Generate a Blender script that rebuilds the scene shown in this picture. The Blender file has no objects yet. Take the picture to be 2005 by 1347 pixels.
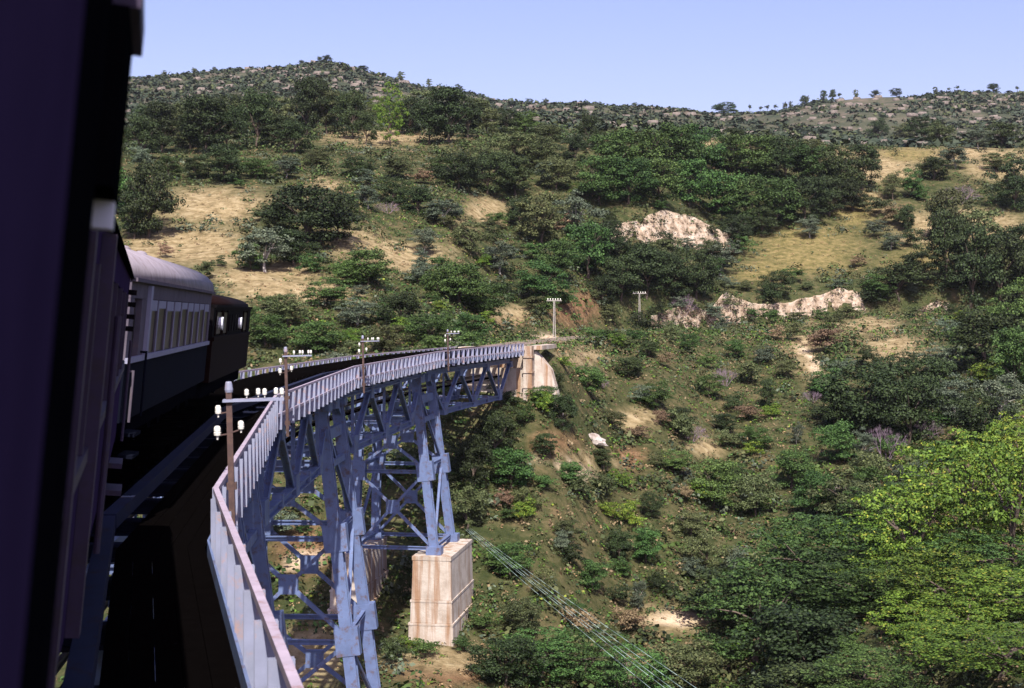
import bpy, math, random
import numpy as np
from mathutils import Vector, Matrix

# ------------------------------------------------------------------ camera, world, sun, exposure
sc = bpy.context.scene
C = sc.collection
F = 2785.0                      # focal length in photograph pixels (2005 wide)
HZ = 615.0                      # eye-level row of the photograph
cam_d = bpy.data.cameras.new("camera")
cam = bpy.data.objects.new("camera", cam_d); C.objects.link(cam)
cam.location = (0, 0, 0); cam.rotation_euler = (math.radians(90), 0, 0)
cam_d.sensor_width = 36.0; cam_d.lens = 36.0 * F / 2005.0
cam_d.shift_y = -(673.5 - HZ) / 2005.0
cam_d.clip_start = 0.05; cam_d.clip_end = 6000
cam_d.dof.use_dof = True; cam_d.dof.focus_distance = 90.0; cam_d.dof.aperture_fstop = 4.5
sc.camera = cam

SUN_EL, SUN_HEAD = 50.0, -5.0   # elevation, compass heading the light travels to (0 = +Y, + = right)
w = bpy.data.worlds.new("World"); sc.world = w; w.use_nodes = True
nt = w.node_tree
bg = nt.nodes["Background"]
sky = nt.nodes.new("ShaderNodeTexSky"); sky.sky_type = 'NISHITA'; sky.sun_disc = False
sky.sun_elevation = math.radians(SUN_EL); sky.sun_rotation = math.radians(180 + SUN_HEAD)
sky.air_density = 1.0; sky.dust_density = 2.5; sky.ozone_density = 5.0; sky.altitude = 300
tint = nt.nodes.new("ShaderNodeMix"); tint.data_type = 'RGBA'; tint.blend_type = 'MULTIPLY'; tint.inputs[0].default_value = 1.0
tint.inputs[7].default_value = (1.36, 1.02, 1.12, 1)          # film cast of the whole sky
nt.links.new(sky.outputs[0], tint.inputs[6]); nt.links.new(tint.outputs[2], bg.inputs[0]); bg.inputs[1].default_value = 0.105
sl = bpy.data.lights.new("sun", 'SUN'); sl.energy = 5.0; sl.angle = math.radians(0.5); sl.color = (1.0, 0.95, 0.87)
so = bpy.data.objects.new("sun", sl); C.objects.link(so)
hh, ee = math.radians(SUN_HEAD), math.radians(SUN_EL)
so.rotation_euler = Vector((math.sin(hh) * math.cos(ee), math.cos(hh) * math.cos(ee), -math.sin(ee))).to_track_quat('-Z', 'Y').to_euler()
sc.view_settings.view_transform = 'Standard'; sc.view_settings.look = 'None'
sc.view_settings.exposure = 0.80; sc.view_settings.gamma = 1.0
sc.render.engine = 'CYCLES'
sc.cycles.max_bounces = 6; sc.cycles.diffuse_bounces = 1; sc.cycles.transparent_max_bounces = 8
sc.render.filter_size = 1.7

rng = np.random.default_rng(7); random.seed(7)

# ------------------------------------------------------------------ materials
def new_mat(name):
    m = bpy.data.materials.new(name); m.use_nodes = True
    return m, m.node_tree, m.node_tree.nodes["Principled BSDF"]
def ramp(t, stops):
    r = t.nodes.new("ShaderNodeValToRGB"); e = r.color_ramp.elements
    while len(e) < len(stops): e.new(0.5)
    for el, (p, c) in zip(e, stops): el.position = p; el.color = (*c, 1)
    return r
def noise(t, scale, detail=6, rough=.6, coord=None):
    n = t.nodes.new("ShaderNodeTexNoise"); n.inputs["Scale"].default_value = scale
    n.inputs["Detail"].default_value = detail; n.inputs["Roughness"].default_value = rough
    if coord is not None: t.links.new(coord, n.inputs["Vector"])
    return n
def mixc(t, fac, a, b, mode='MIX'):
    m = t.nodes.new("ShaderNodeMix"); m.data_type = 'RGBA'; m.blend_type = mode
    for sock, v in ((0, fac), (6, a), (7, b)):
        if hasattr(v, "is_linked"): t.links.new(v, m.inputs[sock])
        elif sock == 0: m.inputs[0].default_value = v
        else: m.inputs[sock].default_value = (*v, 1)
    return m.outputs[2]
def paint(name, col, rough=.55, rust=None, rust_amt=.5, scale=3.0, metal=0.0, var=.18, bump=.0, world=True, spec=.3):
    m, t, p = new_mat(name)
    co = (t.nodes.new("ShaderNodeNewGeometry").outputs["Position"] if world else t.nodes.new("ShaderNodeTexCoord").outputs["Object"])
    n = noise(t, scale, 5, .65, co)
    lo = tuple(c * (1 - var) for c in col); hi = tuple(min(1, c * (1 + var)) for c in col)
    r = ramp(t, [(.3, lo), (.7, hi)]); t.links.new(n.outputs[0], r.inputs[0]); out = r.outputs[0]
    if rust:
        n2 = noise(t, scale * 1.7, 8, .7, co)
        r2 = ramp(t, [(.62 - .25 * rust_amt, (0, 0, 0)), (.75 - .2 * rust_amt, (1, 1, 1))]); t.links.new(n2.outputs[0], r2.inputs[0])
        out = mixc(t, r2.outputs[0], out, rust)
    t.links.new(out, p.inputs["Base Color"]); p.inputs["Roughness"].default_value = rough; p.inputs["Metallic"].default_value = metal; p.inputs["Specular IOR Level"].default_value = spec
    if bump:
        b = t.nodes.new("ShaderNodeBump"); b.inputs["Strength"].default_value = bump; t.links.new(n.outputs[0], b.inputs["Height"]); t.links.new(b.outputs[0], p.inputs["Normal"])
    return m
def leafmat(name, a, b, c=None, cfrac=.06):
    """foliage: colour varies leaf by leaf and plant by plant"""
    m, t, p = new_mat(name)
    g = t.nodes.new("ShaderNodeNewGeometry"); oi = t.nodes.new("ShaderNodeObjectInfo")
    stops = [(0, a), (.85, b)]
    if c: stops = [(0, a), (1 - cfrac * 2, b), (1 - cfrac, c)]
    r = ramp(t, stops); t.links.new(g.outputs["Random Per Island"], r.inputs[0])
    hs = t.nodes.new("ShaderNodeHueSaturation")
    mr = t.nodes.new("ShaderNodeMapRange"); mr.inputs[3].default_value = .65; mr.inputs[4].default_value = 1.3
    t.links.new(oi.outputs["Random"], mr.inputs[0]); t.links.new(mr.outputs[0], hs.inputs["Value"])
    ml = t.nodes.new("ShaderNodeMath"); ml.operation = 'MULTIPLY'; ml.inputs[1].default_value = 7.31
    fr = t.nodes.new("ShaderNodeMath"); fr.operation = 'FRACT'
    mh = t.nodes.new("ShaderNodeMapRange"); mh.inputs[3].default_value = .478; mh.inputs[4].default_value = .515
    t.links.new(oi.outputs["Random"], ml.inputs[0]); t.links.new(ml.outputs[0], fr.inputs[0]); t.links.new(fr.outputs[0], mh.inputs[0]); t.links.new(mh.outputs[0], hs.inputs["Hue"])
    t.links.new(r.outputs[0], hs.inputs["Color"]); t.links.new(hs.outputs[0], p.inputs["Base Color"])
    p.inputs["Roughness"].default_value = .65; p.inputs["Specular IOR Level"].default_value = .2
    return m

M = {}
M['steel'] = paint("blue_steel", (.112, .150, .275), .5, (.10, .07, .075), .40, 1.6)
M['steel_lit'] = paint("pale_steel", (.225, .24, .33), .5, (.36, .22, .18), .25, 2.2)  # paler copy of the blue steel, sunlit look put into its colour
M['rail_rust'] = paint("pink_rust", (.34, .28, .34), .6, (.24, .15, .14), .3, 2.5)
M['rust_pole'] = paint("rust_pole", (.07, .042, .038), .7, (.11, .065, .05), .5, 6)
M['porcelain'] = paint("porcelain", (.66, .64, .58), .25, None, var=.05)
M['stone'] = None
M['sleeper'] = paint("sleeper", (.002, .0016, .0016), 1, None, scale=5, spec=0)  # dark timber, deepened further: the train's shadow is put into the colour
M['rail'] = paint("rail_steel", (.05, .035, .03), .5, None, scale=8, metal=.4)
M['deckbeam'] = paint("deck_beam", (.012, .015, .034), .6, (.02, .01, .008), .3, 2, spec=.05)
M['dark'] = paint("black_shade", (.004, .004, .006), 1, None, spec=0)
M['ballast'] = paint("ballast", (.17, .13, .10), .95, None, scale=6, var=.5, bump=.6)
M['car_panel'] = paint("car_panel", (.036, .023, .058), .6, None, scale=2, var=.15, world=False, spec=.0)
M['car_dark'] = paint("car_dark", (.003, .003, .004), 1, None, world=False, spec=0)
M['car_trim'] = paint("car_trim", (.032, .021, .048), .6, (.03, .02, .03), .6, 5, world=False)
M['cream'] = paint("cream_paint", (.10, .085, .108), .8, (.13, .10, .11), .25, 3, world=False, spec=.05)  # train side paints are darkened, its shade put into the colour
M['white'] = paint("white_paint", (.78, .78, .84), .4, None, var=.06, world=False)
M['pale_trim'] = paint("pale_trim", (.24, .24, .32), .6, None, var=.08, world=False, spec=.05)
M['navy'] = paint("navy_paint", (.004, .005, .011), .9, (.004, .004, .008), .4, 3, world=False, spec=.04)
M['roof'] = paint("roof_paint", (.24, .21, .24), .7, (.17, .14, .15), .5, 2.5, world=False)
M['brown'] = paint("brown_door", (.05, .014, .01), .5, None, world=False)
M['glass'] = paint("window_glass", (.010, .009, .014), .3, None, world=False, spec=.06)
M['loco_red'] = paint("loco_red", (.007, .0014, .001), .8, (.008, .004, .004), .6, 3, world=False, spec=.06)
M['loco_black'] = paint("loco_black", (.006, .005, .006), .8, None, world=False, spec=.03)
M['lampglass'] = paint("glint_white", (.85, .87, .95), .15, None, var=.03, world=False)
M['bark'] = paint("bark", (.10, .075, .06), .9, None, scale=9, var=.35, world=False)
M['bark_pale'] = paint("bark_pale", (.36, .33, .30), .9, None, scale=9, var=.25, world=False)
M['twig'] = paint("bare_twig", (.22, .16, .20), .9, None, scale=5, var=.3, world=False)
M['cable'] = paint("green_cable", (.30, .40, .37), .5, None)
M['lf_dark'] = leafmat("leaf_dark", (.006, .012, .005), (.038, .058, .018))
M['lf_mid'] = leafmat("leaf_mid", (.010, .028, .008), (.064, .118, .028))
M['lf_olive'] = leafmat("leaf_olive", (.022, .032, .012), (.098, .116, .044))
M['lf_grey'] = leafmat("leaf_grey", (.026, .042, .028), (.105, .132, .082))
M['lf_lime'] = leafmat("leaf_lime", (.026, .056, .008), (.115, .185, .022), (.20, .21, .03), .05)
M['lf_dry'] = leafmat("leaf_dry", (.090, .060, .035), (.210, .150, .085))
M['lf_far'] = leafmat("leaf_far", (.022, .034, .020), (.058, .078, .046))

def stone_mat():
    m, t, p = new_mat("pier_stone")
    pos = t.nodes.new("ShaderNodeNewGeometry").outputs["Position"]
    n = noise(t, .9, 8, .65, pos); r = ramp(t, [(.3, (.30, .245, .195)), (.55, (.45, .39, .33)), (.75, (.53, .48, .43))])
    t.links.new(n.outputs[0], r.inputs[0])
    mp = t.nodes.new("ShaderNodeMapping"); mp.inputs["Scale"].default_value = (2.2, 2.2, .10); t.links.new(pos, mp.inputs[0])
    n2 = noise(t, 1.0, 4, .6, mp.outputs[0]); r2 = ramp(t, [(.48, (0, 0, 0)), (.62, (.9, .9, .9))]); t.links.new(n2.outputs[0], r2.inputs[0])
    out = mixc(t, r2.outputs[0], r.outputs[0], (.26, .145, .075))
    t.links.new(out, p.inputs["Base Color"]); p.inputs["Roughness"].default_value = .9
    b = t.nodes.new("ShaderNodeBump"); b.inputs["Strength"].default_value = .4; b.inputs["Distance"].default_value = .1
    n3 = noise(t, 5, 8, .7, pos); t.links.new(n3.outputs[0], b.inputs["Height"]); t.links.new(b.outputs[0], p.inputs["Normal"])
    return m
M['stone'] = stone_mat()
def rock_mat(name, lo, mid, hi):
    m, t, p = new_mat(name)
    pos = t.nodes.new("ShaderNodeNewGeometry").outputs["Position"]
    n = noise(t, .9, 10, .75, pos); r = ramp(t, [(.36, lo), (.48, mid), (.62, hi)]); t.links.new(n.outputs[0], r.inputs[0])
    t.links.new(r.outputs[0], p.inputs["Base Color"]); p.inputs["Roughness"].default_value = .95
    b = t.nodes.new("ShaderNodeBump"); b.inputs["Strength"].default_value = .8; b.inputs["Distance"].default_value = .4
    t.links.new(n.outputs[0], b.inputs["Height"]); t.links.new(b.outputs[0], p.inputs["Normal"])
    return m
M['rock'] = rock_mat("pale_rock", (.12, .078, .048), (.32, .24, .165), (.48, .40, .32))
M['rock_far'] = rock_mat("far_rock", (.075, .064, .056), (.14, .115, .10), (.20, .165, .14))
M['boulder'] = rock_mat("white_rock", (.22, .17, .14), (.40, .35, .31), (.50, .45, .42))

# ------------------------------------------------------------------ object helpers
def link(o, parent=None):
    C.objects.link(o)
    if parent is not None: o.parent = parent
    return o
def mesh_obj(name, verts, faces, mat, parent=None, smooth=False):
    me = bpy.data.meshes.new(name)
    if isinstance(verts, np.ndarray) and isinstance(faces, np.ndarray):
        k = faces.shape[1]; nf = len(faces)
        me.vertices.add(len(verts)); me.vertices.foreach_set("co", verts.astype(np.float32).ravel())
        me.loops.add(nf * k); me.loops.foreach_set("vertex_index", faces.astype(np.int32).ravel())
        me.polygons.add(nf); me.polygons.foreach_set("loop_start", (np.arange(nf) * k).astype(np.int32))
        me.update(calc_edges=True)
    else:
        me.from_pydata([tuple(v) for v in verts], [], [tuple(f) for f in faces]); me.update()
    if smooth: me.polygons.foreach_set("use_smooth", [True] * len(me.polygons))
    for mm in (mat if isinstance(mat, (list, tuple)) else [mat]): me.materials.append(mm)
    return link(bpy.data.objects.new(name, me), parent)
def empty(name, loc=(0, 0, 0), rot=(0, 0, 0), parent=None):
    o = bpy.data.objects.new(name, None); o.empty_display_size = .3; link(o, parent)
    o.location = loc; o.rotation_euler = rot
    return o
def tag(o, label, cat, group=None, kind=None):
    if label: o["label"] = label
    if cat: o["category"] = cat
    if group: o["group"] = group
    if kind: o["kind"] = kind
    return o
BOXF = [(0, 1, 2, 3), (7, 6, 5, 4), (0, 4, 5, 1), (1, 5, 6, 2), (2, 6, 7, 3), (3, 7, 4, 0)]
class MB:
    """collects boxes, prisms, tubes for ONE mesh"""
    def __init__(s): s.v = []; s.f = []
    def add(s, v, f):
        b = len(s.v); s.v += [tuple(x) for x in v]; s.f += [tuple(i + b for i in q) for q in f]
        return s
    def box(s, x0, x1, y0, y1, z0, z1):
        return s.add([(x0, y0, z0), (x0, y1, z0), (x1, y1, z0), (x1, y0, z0), (x0, y0, z1), (x0, y1, z1), (x1, y1, z1), (x1, y0, z1)], BOXF)
    def tube(s, a, b, r0, r1=None, n=8):
        r1 = r0 if r1 is None else r1
        a, b = Vector(a), Vector(b); d = (b - a).normalized(); u = d.orthogonal().normalized(); v = d.cross(u)
        V = []
        for p, r in ((a, r0), (b, r1)):
            for i in range(n):
                t = 2 * math.pi * i / n; V.append(p + (u * math.cos(t) + v * math.sin(t)) * r)
        Fc = [(i, (i + 1) % n, n + (i + 1) % n, n + i) for i in range(n)] + [tuple(range(n))[::-1], tuple(range(n, 2 * n))]
        return s.add(V, Fc)
    def lathe(s, prof, c=(0, 0, 0), n=10):
        V = []; k = len(prof)
        for i in range(n):
            t = 2 * math.pi * i / n
            V += [(c[0] + r * math.cos(t), c[1] + r * math.sin(t), c[2] + z) for r, z in prof]
        Fc = []
        for i in range(n):
            j = (i + 1) % n
            for q in range(k - 1): Fc.append((i * k + q, j * k + q, j * k + q + 1, i * k + q + 1))
        Fc += [tuple(i * k for i in range(n))[::-1], tuple(i * k + k - 1 for i in range(n))]
        return s.add(V, Fc)
    def prism(s, poly, y0, y1):
        """polygon in x,z extruded along y"""
        n = len(poly); V = [(x, y0, z) for x, z in poly] + [(x, y1, z) for x, z in poly]
        return s.add(V, [(i, (i + 1) % n, n + (i + 1) % n, n + i) for i in range(n)] + [tuple(range(n))[::-1], tuple(range(n, 2 * n))])
    def build(s, name, mat, parent=None, smooth=False): return mesh_obj(name, s.v, s.f, mat, parent, smooth)

# unit profiles along +Z (0..1), cross-section within +-.5 : shared by every steel member
def unit_profile(name, poly, mat):
    n = len(poly); V = [(x, y, 0) for x, y in poly] + [(x, y, 1) for x, y in poly]
    Fc = [(i, (i + 1) % n, n + (i + 1) % n, n + i) for i in range(n)] + [tuple(range(n))[::-1], tuple(range(n, 2 * n))]
    me = bpy.data.meshes.new(name); me.from_pydata(V, [], Fc); me.materials.append(mat); me.update(); return me
IPOLY = [(-.5, -.5), (.5, -.5), (.5, -.32), (.1, -.32), (.1, .32), (.5, .32), (.5, .5), (-.5, .5), (-.5, .32), (-.1, .32), (-.1, -.32), (-.5, -.32)]
SQ = [(-.5, -.5), (.5, -.5), (.5, .5), (-.5, .5)]
UNIT = {}
def unit(shape, matname):
    k = (shape, matname)
    if k not in UNIT: UNIT[k] = unit_profile(shape + "_" + matname, IPOLY if shape == 'I' else SQ, M[matname])
    return UNIT[k]
def member(name, a, b, wx, wy, parent, mat='steel', shape='S', up=(0, 0, 1)):
    """steel bar from a to b; wx across (horizontal side), wy in the other direction"""
    a, b = Vector(a), Vector(b); d = b - a; L = d.length; zc = d / L
    upv = Vector(up)
    xc = zc.cross(upv)
    if xc.length < 1e-4: xc = zc.cross(Vector((0, 1, 0)))
    xc.normalize(); yc = zc.cross(xc)
    mt = Matrix(((xc.x * wx, yc.x * wy, zc.x * L, a.x), (xc.y * wx, yc.y * wy, zc.y * L, a.y), (xc.z * wx, yc.z * wy, zc.z * L, a.z), (0, 0, 0, 1)))
    o = bpy.data.objects.new(name, unit(shape, mat)); link(o, parent); o.matrix_world = mt
    return o

# ------------------------------------------------------------------ terrain
def vnoise(x, y, seed=0):
    xi = np.floor(x).astype(np.int64); yi = np.floor(y).astype(np.int64); fx = x - xi; fy = y - yi
    fx = fx * fx * (3 - 2 * fx); fy = fy * fy * (3 - 2 * fy)
    def h(a, b):
        n = (a * 374761393 + b * 668265263 + seed * 1442695041) & 0x7fffffff
        n = ((n ^ (n >> 13)) * 1274126177) & 0x7fffffff
        return ((n ^ (n >> 16)) & 0xffff) / 65535.0
    return (h(xi, yi) * (1 - fx) + h(xi + 1, yi) * fx) * (1 - fy) + (h(xi, yi + 1) * (1 - fx) + h(xi + 1, yi + 1) * fx) * fy
def fbm(x, y, sc_, seed=0, oct_=4):
    v = 0; a = .5; s = 1 / sc_
    for o in range(oct_): v = v + a * (vnoise(x * s, y * s, seed + o) - .5); a *= .5; s *= 2.03
    return v
COLS = {   # bearing (as photograph column) : (distance, row) profile of the hillside
    250: [(80, 1347), (95, 1110), (107, 930), (120, 760), (130, 690), (140, 610), (160, 520), (172, 478), (185, 400), (205, 340), (230, 297), (265, 282), (330, 255), (480, 215), (680, 160), (850, 136)],
    500: [(80, 1347), (95, 1110), (107, 930), (120, 760), (130, 692), (142, 610), (165, 505), (190, 400), (212, 335), (235, 290), (275, 275), (330, 250), (480, 210), (680, 160), (860, 130)],
    630: [(80, 1347), (95, 1110), (106, 940), (120, 750), (131, 690), (145, 605), (167, 500), (192, 400), (214, 335), (236, 288), (280, 268), (330, 245), (480, 205), (680, 150), (850, 119)],
    850: [(80, 1347), (87, 1262), (92, 1225), (100, 1060), (109, 890), (117, 790), (126, 705), (136, 650), (152, 600), (180, 500), (206, 400), (228, 330), (242, 290), (290, 265), (360, 245), (520, 215), (700, 190), (850, 168)],
    1040: [(85, 1347), (96, 1150), (105, 1000), (112, 880), (117, 800), (122, 715), (135, 674), (165, 655), (185, 600), (205, 500), (226, 400), (250, 300), (290, 265), (400, 242), (600, 214), (850, 190)],
    1250: [(90, 1347), (102, 1200), (113, 1050), (125, 900), (142, 750), (160, 665), (192, 634), (203, 600), (218, 500), (225, 460), (231, 400), (262, 300), (300, 268), (400, 248), (600, 220), (850, 197)],
    1430: [(88, 1347), (104, 1200), (118, 1050), (135, 900), (155, 755), (182, 650), (212, 622), (224, 570), (236, 520), (258, 440), (282, 330), (305, 284), (420, 262), (580, 238), (850, 212)],
    1750: [(72, 1347), (103, 1100), (133, 900), (158, 750), (185, 650), (213, 615), (232, 540), (262, 430), (292, 330), (318, 289), (450, 270), (600, 250), (720, 215), (850, 181)],
    2005: [(62, 1347), (94, 1100), (128, 900), (154, 750), (180, 650), (210, 612), (234, 530), (264, 420), (294, 330), (328, 290), (450, 270), (600, 248), (720, 205), (850, 168)],
}
YG = np.concatenate([np.arange(60, 360, 2.0), np.geomspace(360, 3000, 90)])
cu, cz = [], []
for px in sorted(COLS):
    pr = COLS[px]; Y = [60] + [p[0] for p in pr]; Z = [-23.0] + [(HZ - r) / F * d for d, r in pr]
    Y += [1000, 1300, 3000]; Z += [Z[-1] * .8, Z[-1] * .5, 40]
    z = np.interp(YG, Y, Z); k = np.array([1, 2, 3, 2, 1]) / 9.0
    zz = np.convolve(np.pad(z, 2, mode='edge'), k, mode='valid')
    cu.append((px - 1002.5) / F); cz.append(zz)
cu = np.array(cu); cz = np.array(cz)
TRACK = np.array([(-1.9, 117.5), (1.2, 138), (5, 158), (10.5, 180), (20, 200), (36, 212), (60, 218), (92, 222), (135, 224)])
def path_dense(P, step=1.0):
    out = []
    n = len(P)
    for i in range(n - 1):
        p0 = P[max(0, i - 1)]; p1 = P[i]; p2 = P[i + 1]; p3 = P[min(n - 1, i + 2)]
        m = max(2, int(np.linalg.norm(p2 - p1) / step))
        for k in range(m):
            t = k / m
            out.append(.5 * ((2 * p1) + (-p0 + p2) * t + (2 * p0 - 5 * p1 + 4 * p2 - p3) * t * t + (-p0 + 3 * p1 - 3 * p2 + p3) * t ** 3))
    out.append(P[-1]); return np.array(out)
TRK = path_dense(TRACK)
BANKS = [   # px range, top row, bottom row, crest profile, seed, far side of the track?, distance at both ends
    (1195, 1450, 408, 486, [(0, .25), (.05, .7), (.2, .72), (.3, .85), (.42, 1), (.6, .86), (.78, .6), (.92, .35), (1, .05)], 5, False, 219, 240),
    (1275, 1420, 590, 618, [(0, .05), (.2, .35), (.45, .8), (.7, .45), (1, .3)], 8, True, 0, 0),
    (1395, 1695, 562, 616, [(0, .3), (.08, .85), (.16, .55), (.3, .35), (.5, .4), (.66, .7), (.85, .95), (.96, .8), (1, .2)], 12, True, 0, 0),
    (1788, 1868, 588, 616, [(0, .1), (.25, .6), (.6, .95), (.9, .8), (1, .2)], 17, True, 0, 0)]
TU = TRK[:, 0] / TRK[:, 1]
def bank_line(b, s_):
    """toe distance, base height, face height and set-back of a bank at fraction s_ of its length"""
    px0, px1, pt, pb, shape, seed, beh, d0, d1 = b
    px = px0 + (px1 - px0) * s_; u = (px - 1002.5) / F
    dd = np.interp(u, TU[40:], TRK[40:, 1]) + 5.0 if beh else d0 + (d1 - d0) * s_
    prof = np.clip(np.interp(s_, [q[0] for q in shape], [q[1] for q in shape]) + .22 * fbm(s_ * 40 + seed, s_ * 0, 5.0, seed, 3), .03, 1.1)
    Hm = (pb - pt) / F * dd * prof
    return u, dd, (HZ - pb) / F * dd, Hm, Hm * (.55 if beh else .85)
def raise_banks(X, Y, z):
    for b in BANKS:
        u0, u1 = (b[0] - 1002.5) / F, (b[1] - 1002.5) / F
        u = X / np.maximum(Y, 1); sel = (u > u0) & (u < u1) & (Y > 190) & (Y < 290)
        if not np.any(sel): continue
        s_ = (u[sel] - u0) / (u1 - u0); uu, dd, zb, Hm, bk = bank_line(b, s_); dy = Y[sel] - (dd + bk + .5)
        tgt = zb + Hm - .12 + .10 * np.maximum(dy, 0) ; w_ = np.clip(dy / 1.0 + 1, 0, 1) * np.clip((18 - dy) / 6, 0, 1)
        zs = z[sel]; z = z.copy(); z[sel] = np.where(w_ > 0, np.maximum(zs, zs * (1 - w_) + tgt * w_), zs)
        # keep the slope from hiding the face
        dyf = Y[sel] - dd; zf = zb + Hm * np.clip(dyf / np.maximum(bk, .3), 0, 1) - .5
        zs = z[sel]; cut = (dyf > -3) & (dyf < bk); z[sel] = np.where(cut, np.minimum(zs, np.where(dyf < 0, zb - .2, zf)), zs)
    return z
def height(X, Y, fine=True):
    X = np.asarray(X, float); Y = np.asarray(Y, float)
    Yc = np.clip(Y, 60, 2999); u = np.clip(X / np.maximum(Yc, 60), cu[0], cu[-1])
    iy = np.clip(np.searchsorted(YG, Yc) - 1, 0, len(YG) - 2); fy = (Yc - YG[iy]) / (YG[iy + 1] - YG[iy])
    iu = np.clip(np.searchsorted(cu, u) - 1, 0, len(cu) - 2); fu = np.clip((u - cu[iu]) / (cu[iu + 1] - cu[iu]), 0, 1); fu = fu * fu * (3 - 2 * fu)
    z = (cz[iu, iy] * (1 - fy) + cz[iu, iy + 1] * fy) * (1 - fu) + (cz[iu + 1, iy] * (1 - fy) + cz[iu + 1, iy + 1] * fy) * fu
    near = np.interp(Y, [-3000, -60, -45, -24, 0, 25, 45, 60], [20, -3.3, -3.6, -9, -20, -25, -25, -23])
    z = np.where(Y < 60, near, z)
    if fine:
        amp = np.clip((Y - 60) / 80, .25, 1)
        z = z + amp * (fbm(X, Y, 26, 3) * 3.0 + fbm(X, Y, 7, 11, 3) * 1.0) + np.clip((Y - 330) / 300, 0, 1) * (-6.0 + fbm(X, Y, 90, 21) * 20 + fbm(X, Y, 22, 31, 3) * 5) * np.clip((1000 - Y) / 300, 0.3, 1)
        # railway bench on the far side
        sel = (Y > 112) & (Y < 232) & (X > -12) & (X < 145)
        if np.any(sel):
            xs, ys = X[sel], Y[sel]; d = np.full(xs.shape, 1e9)
            for q in TRK[::2]: d = np.minimum(d, (xs - q[0]) ** 2 + (ys - q[1]) ** 2)
            d = np.sqrt(d); wgt = np.clip((7.5 - d) / 4.5, 0, 1); wgt = wgt * wgt * (3 - 2 * wgt) * np.clip((ys - 119.5) / 4.5, 0, 1)
            zs = z[sel]; z = z.copy(); z[sel] = zs * (1 - wgt) + (-3.0) * wgt
        z = raise_banks(X, Y, z)
    return z
def h1(x, y): return float(height(np.array([x]), np.array([y]))[0])
DS = np.concatenate([np.arange(62, 340, .5), np.arange(340, 1000, 3)])
def ground_at(px, py, dmin=62):
    """where the sight line of a photograph pixel meets the hillside"""
    ds = DS[DS >= dmin]
    X = (px - 1002.5) / F * ds; zr = (HZ - py) / F * ds
    hit = np.nonzero(height(X, ds) >= zr)[0]
    d = ds[hit[0]] if len(hit) else 330.0
    x = (px - 1002.5) / F * d
    return x, float(d), h1(x, d)
def proj(x, y, z): return 1002.5 + F * x / y, HZ - F * z / y

def axis(parts):
    a = [np.arange(*p) if len(p) == 3 and p[2] > 0 else np.array(p) for p in parts]; return np.unique(np.concatenate(a))
xa = np.unique(np.concatenate([np.arange(-75, 150, 1.1), -75 - np.geomspace(2, 1500, 60), 150 + np.geomspace(2, 1500, 60), np.arange(-330, 340, 6.0)]))
ya = np.unique(np.concatenate([np.arange(60, 335, 1.1), 335 + np.geomspace(1.4, 1500, 150), 60 - np.geomspace(3, 500, 40), np.arange(340, 900, 6.0)]))
GX, GY = np.meshgrid(xa, ya); GZ = height(GX.ravel(), GY.ravel())
nx, ny = len(xa), len(ya)
gv = np.stack([GX.ravel(), GY.ravel(), GZ], 1)
ii = (np.arange(ny - 1)[:, None] * nx + np.arange(nx - 1)[None, :]).ravel()
gf = np.stack([ii, ii + 1, ii + nx + 1, ii + nx], 1)

# ground colour zones (real differences of ground cover): photograph ellipses on the hillside
DRY = [(420, 405, 110, 32), (385, 480, 100, 40), (300, 480, 60, 40), (560, 570, 130, 26), (770, 492, 110, 24), (640, 365, 32, 14), (950, 415, 45, 30), (690, 470, 60, 22), (480, 545, 60, 28),
       (1860, 303, 190, 16), (1740, 330, 60, 30), (1650, 300, 60, 10), (1420, 285, 60, 8), (1000, 612, 45, 18), (560, 530, 60, 22), (760, 268, 130, 16), (800, 515, 60, 18),
       (1880, 450, 120, 40), (1960, 330, 60, 20), (1700, 400, 40, 25), (1250, 820, 45, 20), (1150, 900, 40, 14), (880, 1290, 100, 30), (1140, 700, 50, 16),
       (1330, 1215, 90, 26), (1580, 690, 30, 60), (1760, 690, 70, 40), (1700, 640, 60, 16), (1380, 880, 36, 16), (1300, 1290, 60, 22), (600, 1290, 60, 60),  (1960, 1060, 60, 40), (1720, 1335, 60, 25)]
YEL = [(1580, 490, 115, 44), (1680, 420, 40, 30), (1820, 520, 90, 30), (1500, 530, 60, 24), (1780, 300, 60, 14)]
SOIL = [(1120, 600, 44, 34), (1000, 622, 34, 16), (1080, 870, 40, 24), (600, 1080, 60, 50), (900, 1320, 130, 24), (1240, 900, 30, 24)]
PALE = [(1040, 850, 9, 44), (1340, 1213, 60, 10), (1395, 1190, 14, 10), (1075, 664, 30, 6), (1583, 705, 8, 36), (1110, 925, 36, 12), (590, 1100, 30, 16)]
def zone(ells, px, py, soft=.45):
    m = np.zeros(px.shape)
    for cx, cy, rx, ry in ells:
        q = np.sqrt(((px - cx) / rx) ** 2 + ((py - cy) / ry) ** 2); m = np.maximum(m, np.clip((1 + soft - q) / (2 * soft), 0, 1))
    return m
Yp = np.maximum(gv[:, 1], 30); ppx = 1002.5 + F * gv[:, 0] / Yp; ppy = HZ - F * gv[:, 2] / Yp
ok = gv[:, 1] > 60
ppx = ppx + fbm(gv[:, 0], gv[:, 1], 6, 51, 3) * 60; ppy = ppy + fbm(gv[:, 0], gv[:, 1], 6, 61, 3) * 30
col = np.zeros((len(gv), 4), np.float32); col[:, 3] = 1
col[:, 0] = zone(DRY, ppx, ppy) * ok; col[:, 1] = zone(YEL, ppx, ppy) * ok; col[:, 2] = np.maximum(zone(SOIL, ppx, ppy), .08 * zone([(1300, 760, 260, 110), (1550, 700, 220, 70), (1200, 950, 200, 130), (1450, 900, 120, 80), (1150, 1150, 140, 120)], ppx, ppy)) * ok
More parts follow.
